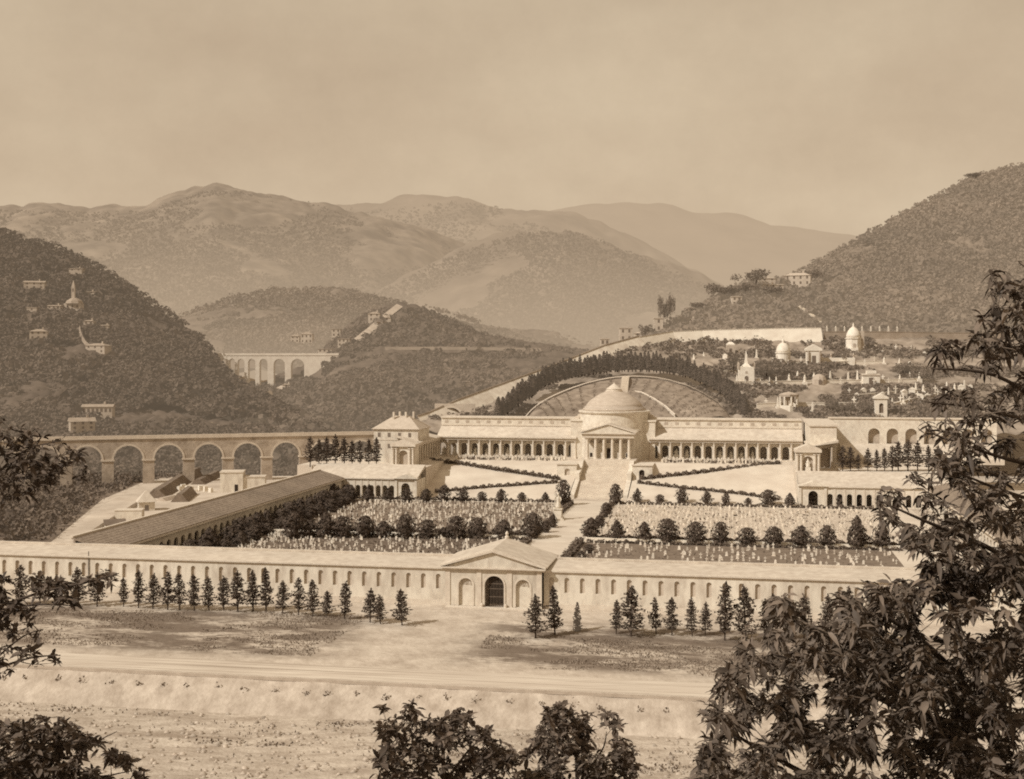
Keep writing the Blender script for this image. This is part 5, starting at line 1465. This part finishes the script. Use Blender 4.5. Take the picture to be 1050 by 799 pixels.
# ================================================================== stone yard left of the cemetery
QUAR = mat('quarry_ground', 178, 206, .1, detail=9, big=(.04, .9, 1.06), bump=.2)


def gpts(pts, z, name, m):
    mb = MB(); mb.add([at(px, py, (H - z) * F / (py - HZ)) for px, py in pts], [tuple(range(len(pts)))]); return structure(mb.obj(name, m))


gpts([(58, 551), (95, 556), (150, 540), (250, 512), (330, 494), (330, 488), (240, 486), (200, 488), (150, 496), (110, 515)], .02, 'stone_yard', QUAR)
gpts([(0, 560), (52, 556), (105, 512), (150, 493), (200, 485), (330, 484), (330, 478), (-30, 480), (-30, 560)], .015, 'scrub_field', mat('scrub_dark', 98, 140, .15, detail=8))


def gp(px, py, z=0): return at(px, py, (H - z) * F / (py - HZ))


p = gp(150, 523); s = p.y / F
t = thing('pyramid_roofed_hut', 'small square hut with a pointed pyramid roof in the stone yard', 'hut', p, .35)
MB().box(-8 * s, 8 * s, -8 * s, 8 * s, -.2, 9 * s).obj('wall', STONE, t); MB().lathe([(14 * s, 9.01 * s), (1 * s, 20 * s)], 0, 0, 4, R(45)).obj('roof', WHITEROOF, t)
MB().box(-2 * s, 2 * s, -8.1 * s, -8.01 * s, 0, 6 * s).obj('door', WINM, t)
p = gp(132, 533); s = p.y / F
t = thing('walled_platform', 'white walled loading platform below the pyramid roofed hut', 'platform', p, .1)
MB().box(-14 * s, 13 * s, 0, 14 * s, -.2, 9 * s).obj('wall', STONE, t); MB().box(-14.4 * s, 13.4 * s, -.4 * s, 14.4 * s, 9.01 * s, 10 * s).obj('coping', STONE2, t)
p = gp(118, 541); s = p.y / F
t = thing('lean_to_shed', 'low shed with a dark sloping roof near the front wall corner', 'shed', p, .4)
MB().box(-10 * s, 10 * s, -6 * s, 6 * s, -.2, 4 * s).obj('wall', STONE, t); MB().prism_x([(-7 * s, 4.01 * s), (7 * s, 8 * s), (7 * s, 7 * s), (-7 * s, 3.5 * s)], -11 * s, 11 * s).obj('roof', mat('shed_roof', 104, 124, .5), t)
p = gp(243, 505); s = p.y / F
t = thing('white_workshop', 'white flat roofed workshop with one dark doorway beside the slate roof', 'workshop', p, .12)
MB().box(-17 * s, 6 * s, 0, 24 * s, -.2, 20 * s).obj('wall', PLASTER, t); MB().box(-17.6 * s, 6.6 * s, -.6 * s, 24 * s, 20.01 * s, 21.2 * s).obj('roof', WHITEROOF, t)
MB().box(6.01 * s, 28 * s, 2 * s, 20 * s, -.2, 15 * s).obj('side_wing', PLASTER, t); MB().box(6.1 * s, 28.6 * s, 1.4 * s, 20.2 * s, 15.01 * s, 16 * s).obj('side_roof', WHITEROOF, t)
MB().box(-2.4 * s, 1 * s, -.15 * s, -.02 * s, 0, 8 * s).obj('door', DARK, t)
for i, (px, py) in enumerate([(184, 503), (188, 501), (192, 503), (196, 502), (201, 504), (206, 503), (211, 504), (216, 505), (178, 500), (172, 506)]):
    mb = MB(); a_, b_, c_ = random.uniform(.5, 1.1), random.uniform(.5, 1), random.uniform(.9, 2.2)
    mb.add([(-a_, -b_, -.1), (a_, -b_ * .9, -.1), (a_ * .95, b_, -.1), (-a_, b_ * .95, -.1), (-a_ * .9, -b_ * .85, c_), (a_ * .85, -b_ * .9, c_ * .93), (a_ * .9, b_ * .8, c_), (-a_ * .95, b_ * .9, c_ * .95)], [(0, 3, 2, 1), (4, 5, 6, 7), (0, 1, 5, 4), (1, 2, 6, 5), (2, 3, 7, 6), (3, 0, 4, 7)])
    o = mb.obj('stone_block', MARBLE); o.location = gp(px, py); o.rotation_euler = (0, 0, random.uniform(0, 1.5))
    tag(o, 'rough white marble block standing in the stone yard left of the workshop', 'stone block', 'marble blocks in the stone yard')
for nm, lab, pts, wd, hg, m in [('embankment_ridge', 'dark grassy bank slanting through the middle of the stone yard', [(160, 511), (185, 495), (208, 484)], 8, 3.2, mat('bank_dark', 110, 140, .3, bump=.3)),
                                ('embankment_ridge', 'second dark grassy bank slanting up towards the aqueduct piers', [(203, 497), (222, 488), (234, 480)], 6, 2.2, mat('bank_dark', 110, 140, .3)),
                                ('timber_stack', 'low dark stack of slabs right of the pyramid roofed hut', [(184, 515), (194, 507)], 6, 3.0, mat('slab_stack', 118, 145, .6)),
                                ('slab_heap', 'heap of pale cut slabs in front of the marble blocks', [(165, 514), (178, 511)], 4, 1.2, BALLAST)]:
    o0 = gp(*pts[0]); P = [gp(*p) - o0 for p in pts]; mb = MB()
    for a, b in zip(P, P[1:]):
        d = (b - a).normalized(); sd = Vector((d.y, -d.x, 0)) * wd / 2
        mb.add([a + sd, b + sd, b + sd * .25 + Vector((0, 0, hg)), a + sd * .25 + Vector((0, 0, hg * .9)), a - sd * .25 + Vector((0, 0, hg)), b - sd * .25 + Vector((0, 0, hg)), a - sd, b - sd], [(0, 1, 2, 3), (3, 2, 5, 4), (4, 5, 7, 6), (0, 3, 4, 6), (1, 7, 5, 2)])
    o = mb.obj(nm, m); o.location = o0; tag(o, lab, 'earth bank' if 'bank' in nm else 'stone stack')
wall_line([gp(*p) for p in [(86, 553), (112, 536), (150, 512), (170, 503)]], .9, .5, 'low pale kerb wall running through the stone yard to its left bank', HOUSEW, 'yard_wall', below=.2)

# ================================================================== woods and scrub on the hills
def scrub(hill, n, x0, x1, y0, y1, size, name, label, m, dens=-.1, fr=.015, seed=0, avoid=None, per=14):
    C_, g = [], 0
    while len(C_) < n and g < n * 12:
        g += 1
        px, py = random.uniform(x0, x1), random.uniform(y0, y1)
        ps = hill.col(px); crest = interp(hill.c[-1], px)[0]; foot = interp(hill.c[0], px)[0]
        if py < crest + (9 if size > 5 else .5) or py > foot: continue
        p = hill.hit(px, py)
        if mnoise.fractal(Vector((p.x * fr, p.y * fr, seed)), .9, 2, 3) < dens: continue
        if avoid and avoid(px, py): continue
        C_.append(p)
    P = np.array(C_); n = len(P)
    s = rng.gamma(4.0, .25, n).clip(.45, 2.3)[:, None, None] * size
    d = unit(rng.normal(size=(n, per, 3))); d[..., 2] = np.abs(d[..., 2]) * .9
    pts = (P[:, None, :] + d * s * .55 + np.array((0, 0, .4))).reshape(-1, 3)
    V, Q = scales(pts, size * .62, .85, d.reshape(-1, 3), .8)
    return tag(link(name, fastmesh(name, V, Q), m), label, 'scrub', kind='stuff')


scrub(left, 15000, -40, 340, 230, 489, 2.9, 'left_hill_woods', 'dense dark bushes and trees covering the left hill', mat('left_wood', 82, 106, .12, big=(.013, .72, 1.22), island=.18, haze=.18), -.3, seed=1, avoid=lambda x, y: 56 < x < 112 and -3 < y - (367 + (110 - x) * .88) < 5 or 78 < x < 104 and 338 < y < 366 and abs(x - 81 - (y - 339) * .7) < 4)
scrub(val, 12000, 150, 640, 315, 489, 2.7, 'ravine_woods', 'dark woods and bushes filling the ravine and the middle spur', mat('ravine_wood', 84, 112, .12, big=(.013, .72, 1.22), island=.18, haze=.25), -.3, seed=2, avoid=lambda x, y: (355 < y < 364 and 385 < x < 560) or (232 < x < 330 and 362 < y < 388))
scrub(right, 8000, 640, 1090, 170, 350, 3.3, 'right_hill_scrub', 'grey scrub and small trees over the right hill', mat('right_wood', 104, 132, .12, big=(.013, .72, 1.22), island=.15, haze=.30), -.45, seed=3, avoid=lambda x, y: 765 < x < 835 and 278 < y < 296)
scrub(cem, 5200, 440, 1090, 345, 432, 2.0, 'cemetery_hill_scrub', 'low bushes between the hillside tombs', mat('cem_wood', 92, 128, .2, island=.2, haze=.12), -.14, .03, seed=4, avoid=lambda x, y: 368 < y < 377 or 388 < y < 396)
scrub(right, 5200, 640, 1090, 170, 350, 1.9, 'right_hill_heath', 'low heath between the bushes of the right hill', mat('right_heath', 112, 140, .12, island=.15, haze=.3), -2, seed=13)
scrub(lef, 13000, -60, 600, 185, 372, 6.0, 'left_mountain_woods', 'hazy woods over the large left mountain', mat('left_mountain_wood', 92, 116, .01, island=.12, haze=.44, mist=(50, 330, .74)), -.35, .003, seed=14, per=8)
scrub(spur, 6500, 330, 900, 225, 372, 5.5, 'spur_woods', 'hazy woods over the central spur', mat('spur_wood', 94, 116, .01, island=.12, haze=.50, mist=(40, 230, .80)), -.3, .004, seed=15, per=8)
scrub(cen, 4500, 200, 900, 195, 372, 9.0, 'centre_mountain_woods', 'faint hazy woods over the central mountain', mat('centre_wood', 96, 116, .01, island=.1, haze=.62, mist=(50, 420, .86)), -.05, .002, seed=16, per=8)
for hl_, nm_, rg_, mt_ in ((left, 'left_hill_trees', (-40, 340, 240, 480), ('left_wood',)), (val, 'ravine_trees', (150, 600, 320, 480), ('ravine_wood',)), (right, 'right_hill_trees', (650, 1090, 180, 345), ('right_wood',))):
    scrub(hl_, 420, *rg_, 5.6, nm_, {'l': 'larger round trees dotted over the left hill', 'r': 'larger round trees dotted over the slope'}[nm_[0]] + (' of the right hill' if nm_[1] == 'i' else ' of the ravine' if nm_[0] == 'r' else ''), MATS[mt_[0]], -.05, .008, seed=17, per=34)
scrub(cem, 700, 775, 880, 376, 392, 2.6, 'hillside_thicket', 'dark thicket beside the gothic chapel and along the middle terrace', mat('thicket', 96, 120, .2, island=.2, haze=.12), -.1, .05, seed=5)
scrub(mid, 6000, 120, 600, 296, 372, 4.0, 'middle_slope_woods', 'hazy woods over the slope behind the distant aqueduct', mat('mid_wood', 104, 124, .06, big=(.013, .72, 1.22), island=.12, haze=.34, mist=(40, 115, .56)), -.3, .008, seed=6)
# scrub on the valley floor at left
P = []
FIELD = [(-60, 556), (50, 554), (100, 512), (148, 494), (200, 486), (300, 484), (330, 478), (-60, 478)]
while len(P) < 1900:
    px, py = random.uniform(-60, 330), 478 + 78 * random.random() ** 1.6
    if inside(FIELD, px, py): P.append(np.array(gp(px, py)) + np.array((0, 0, .5)))
P = np.array(P); pts = (P[:, None, :] + rng.normal(size=(len(P), 12, 3)) * np.array((1.3, 1.3, .7))).reshape(-1, 3)
V, Q = cards(pts, 1.3, .7); tag(link('yard_edge_scrub', fastmesh('yard_edge_scrub', V, Q), mat('edge_scrub', 84, 116, .2, island=.25, haze=.05)), 'dark scrub at the left edge of the stone yard under the aqueduct', 'scrub', kind='stuff')

# single trees one can tell apart
RT = []
for k in range(4):
    g = np.random.default_rng(500 + k); P = []
    for c in range(9):
        cc = np.array((g.normal() * .26, g.normal() * .26, .45 + g.uniform(0, .45))); P.append(cc + unit(g.normal(size=(90, 3))) * g.uniform(.1, .24, (90, 1)))
    RT.append(fastmesh('round_crown', *cards(np.concatenate(P), .1, .7)))
RTT = trunk_mesh('tree_trunk', .6, .035, 9, .03)


def rtree(p, w_, h_, label, k=0, m=None, group=None, name='broadleaf_tree'):
    t = thing(name, label, 'tree', p, k * 1.3, group); t.scale = (w_, w_, h_)
    link('trunk', RTT, BARK, t); link('crown', RT[k % 4], m or CYP, t)


RIDGEM = mat('ridge_tree_leaf', 92, 120, .3, island=.2, haze=.16)
for i, (px, py, wp, hp, lb) in enumerate([(775, 292, 22, 16, 'spreading dark tree at the left end of the long ridge roof'), (740, 307, 22, 17, 'broad dark pine on the ridge skyline left of the long roof'), (765, 304, 20, 14, 'dark tree mass below the long roof on the ridge'), (795, 306, 26, 14, 'wide dark tree below the middle of the long roof'), (664, 346, 10, 14, 'small dark tree left of the narrow tower house'), (716, 318, 12, 9, 'low round tree on the skyline of the scrubby ridge'), (706, 322, 9, 7, 'small bush tree lowest on the skyline of the scrubby ridge'), (1001, 184, 14, 8, 'lone dark tree on the skyline of the right hill'), (838, 288, 14, 12, 'dark tree just right of the big ridge house'), (786, 390, 26, 24, 'dense dark tree right of the gothic chapel'), (752, 384, 18, 20, 'dense dark tree left of the gothic chapel'), (862, 372, 12, 14, 'dark tree left of the bell roofed chapel'), (888, 425, 16, 15, 'dark bushy tree left of the aedicule tower'), (866, 424, 14, 13, 'dark tree behind the middle of the right roof line'), (854, 424, 12, 16, 'taller dark tree behind the right roof line'), (925, 386, 24, 16, 'dark bushy tree at the right of the middle terrace'), (945, 392, 20, 14, 'low dark tree at the far right of the middle terrace')]):
    hl = right if py < 347 else cem
    p = hl.hit(px, py); s = p.y / F; rtree(p - Vector((0, 0, .5)), wp * s * 1.25, hp * s, lb, i, RIDGEM)
for i, (px, w_) in enumerate([(680.5, 7), (687, 8)]):
    p = right.hit(px, 338); s = p.y / F
    rtree(p, 10 * s, 34 * s, ['left', 'right'][i] + ' of the two tall dark trees side by side above the boundary wall', i + 1, RIDGEM)
for i, (px, py, wp, hp) in enumerate([(560, 424, 9, 9)]):
    pass

# ================================================================== near trees on the photographer's hillside
def leaf_rosettes(P, nl, Ln, Wd, droop, seed, upw=.25):
    """Rosettes of long pointed leaves (seven-vertex blades folded along the rib) at branch tips."""
    g = np.random.default_rng(seed); n = len(P) * nl
    O = np.repeat(P, nl, 0) + g.normal(size=(n, 3)) * Ln * .12
    d = g.normal(size=(n, 3)); d[:, 2] = d[:, 2] * .6 + upw; d = unit(d)
    s = unit(np.cross(d, np.array((0, 0, 1.0)) + g.normal(size=(n, 3)) * .45)); nn = np.cross(s, d)
    L = (Ln * np.repeat(g.uniform(.75, 1.2, len(P)), nl) * g.uniform(.4, 1.25, n))[:, None]; W = L * Wd * g.uniform(.7, 1.3, (n, 1))
    dr = (droop * g.uniform(.3, 1.5, n))[:, None] * L * np.array((0, 0, -1.0))
    def pt(t, k, lift): return O + d * L * t + dr * t * t + s * W * .5 * k + nn * W * lift
    V = np.stack([pt(0, 0, 0), pt(.3, -.85, .16), pt(.3, 0, 0), pt(.3, .85, .16), pt(.65, -.9, .16), pt(.65, 0, 0), pt(.65, .9, .16), pt(1, 0, 0)], 1).reshape(-1, 3)
    q = np.array([(0, 2, 1, 1), (0, 3, 2, 2), (1, 2, 5, 4), (2, 3, 6, 5), (4, 5, 7, 7), (5, 6, 7, 7)])
    tri = [(0, 2, 1), (0, 3, 2), (4, 5, 7), (5, 6, 7)]; quad = [(1, 2, 5, 4), (2, 3, 6, 5)]
    return V, n, tri, quad


def leafmesh(name, V, n, tri, quad, m, parent):
    b = 8 * np.arange(n)[:, None]
    T = (np.array(tri)[None] + b[:, :, None]).reshape(-1, 3); Qd = (np.array(quad)[None] + b[:, :, None]).reshape(-1, 4)
    me = bpy.data.meshes.new(name); me.vertices.add(len(V)); me.vertices.foreach_set('co', V.astype(np.float32).ravel())
    me.loops.add(T.size + Qd.size); me.loops.foreach_set('vertex_index', np.concatenate([T.ravel(), Qd.ravel()]).astype(np.int32))
    me.polygons.add(len(T) + len(Qd))
    me.polygons.foreach_set('loop_start', np.concatenate([np.arange(0, T.size, 3), T.size + np.arange(0, Qd.size, 4)]).astype(np.int32))
    me.update(calc_edges=True); me.validate()
    return link(name, me, m, parent)


def near_tree(label, foot, spine, regions, Y0, Y1, nl, Ln, Wd, droop, m, seed, name='chestnut_tree', cat='tree', trunk_r=.2, holes=.0):
    """foot: trunk base; spine: limb polylines in survey points; regions: (outline, clusters) of the crown."""
    g = random.Random(seed); foot = Vector(foot)
    t = thing(name, label, cat, foot)
    limbs = []; mb = MB()
    for pl, r0 in spine:
        P = smooth_line([Vector(p) for p in pl], 12); limbs += P[2:]
        mb.tube([p - foot for p in P], [r0 * (1 - .8 * i / 12) for i in range(13)], 8)
    mb.obj('trunk', BARK, t, True)
    LP = np.array(limbs); pts = []; tw = MB()
    for poly, cnt_, y0, y1 in regions:
        xs_ = [p[0] for p in poly]; ys_ = [p[1] for p in poly]; k = 0; guard = 0
        while k < cnt_ and guard < cnt_ * 80:
            guard += 1
            x, y = g.uniform(min(xs_), max(xs_)), g.uniform(min(ys_), max(ys_))
            if not inside(poly, x, y): continue
            Y = g.uniform(y0, y1)
            if mnoise.noise(Vector((x * .035, y * .035, Y * .25 + seed))) < holes: continue
            k += 1; pts.append(at(x, y, Y))
    pts.sort(key=lambda p: float(((LP - np.array(p)) ** 2).sum(1).min()))
    nodes = list(LP); rad = {}
    for p in pts:
        q = np.array(p); A = np.array(nodes); d = A - q; i = int(np.argmin((d ** 2).sum(1) + 3.0 * np.maximum(d[:, 2], 0) ** 2)); a = Vector(A[i])
        r0 = .010 if i < len(LP) else .006
        if (p - a).length > .05:
            mid_ = a.lerp(p, .55) + Vector((g.uniform(-1, 1), g.uniform(-1, 1), g.uniform(-.3, 1))) * .1 * (p - a).length
            tw.tube([a - foot, mid_ - foot, p - foot], [r0, r0 * .7, .003], 4)
        nodes.append(q)
    tw.obj('branches', TWIG, t)
    P = np.array(pts) - np.array(foot)
    leafmesh('crown', *leaf_rosettes(P, nl, Ln, Wd, droop, seed), m, t)
    return t


# big chestnut at the right
fx = at(985, 780, 13.0).x
BIG = [(708, 800), (712, 760), (722, 738), (738, 700), (744, 676), (760, 655), (780, 628), (800, 612), (818, 626), (838, 645), (856, 632), (862, 604), (880, 596), (905, 600), (925, 592), (1000, 560), (1075, 545), (1075, 830), (715, 830)]
MIDP = [(898, 508), (908, 498), (930, 488), (945, 492), (955, 470), (942, 455), (948, 436), (968, 428), (990, 430), (1010, 440), (1075, 430), (1075, 620), (930, 610), (938, 570), (918, 542), (902, 528)]
UP1 = [(948, 424), (942, 412), (944, 396), (952, 376), (962, 360), (976, 348), (992, 332), (1008, 318), (1020, 290), (1075, 280), (1075, 440), (1000, 430), (978, 404), (962, 414)]
foot = Vector((at(975, 700, 13.5).x, 13.5, slope_z(0, 13.5) - .3))
b_ = lambda px, py, Y: at(px, py, Y)
near_tree('large dark leafy chestnut tree with long drooping leaves filling the right foreground', foot,
          [([foot, b_(985, 790, 13.3), b_(1030, 690, 13.3), b_(1075, 560, 13.2), b_(1082, 420, 13.0), b_(1075, 310, 12.8)], .12),
           ([b_(990, 760, 13.4), b_(920, 725, 13.2), b_(850, 690, 12.8), b_(790, 670, 12.4)], .05), ([b_(985, 810, 13.4), b_(880, 815, 13), b_(800, 780, 12.6), b_(740, 745, 12)], .05), ([b_(1010, 730, 13.4), b_(960, 670, 13), b_(900, 630, 12.6), b_(850, 640, 12.2)], .045),
           ([b_(1062, 590, 13.2), b_(1010, 560, 12.6), b_(950, 535, 12.2), b_(905, 515, 12.0)], .035), ([b_(1080, 480, 13.0), b_(1030, 470, 12.4), b_(965, 448, 12.2)], .032), ([b_(1080, 520, 13), b_(1020, 500, 12.3), b_(960, 475, 12.0)], .025),
           ([b_(1080, 420, 13), b_(1020, 385, 12.3), b_(955, 378, 12.0)], .03), ([b_(1082, 440, 12.9), b_(1010, 420, 12.3), b_(948, 412, 12.0)], .026), ([b_(1080, 380, 12.8), b_(1030, 352, 12.4), b_(990, 338, 12.2)], .026)],
          [(BIG, 1750, 10.8, 14.4), ([(800, 700), (1080, 640), (1080, 830), (730, 830)], 420, 11.5, 14.6), (MIDP, 340, 11.4, 13.8), (UP1, 130, 11.6, 13.2), ([(1012, 300), (1016, 280), (1060, 270), (1060, 340), (1018, 330)], 12, 11.8, 12.8)], 11, 14, 12, .145, .31, .5, LEAFN, 11, trunk_r=.13, holes=-.02)

# crown tops along the lower edge
for i, (lb, cx, Y, poly, n_) in enumerate([
        ('bushy tree top at the lower edge, left of the two in the middle', 455, 24, [(384, 810), (386, 780), (392, 760), (388, 730), (398, 722), (410, 735), (416, 716), (424, 722), (430, 738), (455, 736), (476, 730), (492, 742), (505, 752), (520, 756), (530, 775), (534, 810)], 210),
        ('rounded bushy tree top at the lower edge, right of the two in the middle', 592, 24.5, [(530, 810), (540, 770), (556, 748), (562, 728), (578, 722), (590, 738), (604, 728), (622, 730), (636, 744), (640, 762), (652, 770), (650, 810)], 210),
        ('dark bushy tree top in the lower left corner', 60, 23, [(-30, 810), (-30, 748), (15, 742), (38, 734), (55, 740), (72, 744), (92, 752), (104, 768), (128, 776), (145, 790), (150, 810)], 260)]):
    fo = Vector((at(cx, 700, Y).x, Y, slope_z(0, Y) - .3)); top = at(cx, 735, Y)
    xs_ = [p[0] for p in poly]
    near_tree(lb, fo, [([fo, fo.lerp(top, .5) + Vector((.2, 0, 0)), at(cx, 800, Y), top], .1), ([at(cx, 815, Y), at(cx - 30, 780, Y - .3), at(min(xs_) + 20, 745, Y - .4)], .03), ([at(cx, 805, Y), at(cx + 25, 770, Y + .3), at(max(xs_) - 30, 750, Y + .2)], .03), ([at(cx, 830, Y), at(cx + 40, 800, Y + .6), at(max(xs_) - 12, 790, Y + .8)], .03)],
              [(poly, int(n_ * 1.6), Y - 1.3, Y + 1.3), ([(min(xs_), 800), (max(xs_), 800), (max(xs_) + 8, 850), (min(xs_) - 8, 850)], 120, Y - 1.3, Y + 1.5)], Y - 1, Y + 1, 12, .18, .42, .25, LEAFM, 30 + i, 'leafy_tree', trunk_r=.12, holes=-.2)
# tall tree standing out of frame on the left whose boughs reach in
fo = Vector((at(-75, 600, 21).x, 21, slope_z(0, 21) - .3))
near_tree('dark leafy boughs of a tree reaching in from the left edge', fo,
          [([fo, at(-80, 800, 21), at(-72, 640, 21), at(-60, 520, 21), at(-50, 430, 21)], .2),
           ([at(-74, 660, 21), at(-20, 630, 20.6), at(40, 608, 20.3), at(95, 596, 20.1), at(122, 588, 20)], .035), ([at(-10, 627, 20.5), at(40, 620, 20.2), at(85, 622, 20)], .022),
           ([at(-74, 700, 21), at(-20, 690, 20.6), at(30, 675, 20.3), at(62, 672, 20.1)], .035), ([at(-20, 690, 20.6), at(20, 655, 20.4), at(45, 645, 20.2)], .022),
           ([at(-62, 530, 21), at(-20, 505, 20.6), at(30, 488, 20.3), at(75, 476, 20)], .04), ([at(-20, 505, 20.6), at(20, 465, 20.4), at(60, 452, 20.2)], .025)],
          [([(-60, 600), (30, 588), (60, 596), (95, 588), (118, 582), (124, 590), (104, 600), (80, 606), (84, 616), (60, 622), (40, 626), (20, 630), (-60, 634)], 105, 19.6, 21),
           ([(-60, 640), (30, 634), (46, 640), (42, 654), (50, 664), (68, 668), (60, 680), (42, 686), (-60, 700)], 62, 19.8, 21),
           ([(-60, 430), (0, 430), (36, 440), (52, 446), (66, 454), (78, 462), (88, 482), (82, 492), (66, 496), (52, 506), (30, 512), (-60, 520)], 190, 19.6, 21.2)], 20, 21, 10, .17, .4, .3, LEAFM, 44, 'leafy_tree', trunk_r=.15, holes=-.25)
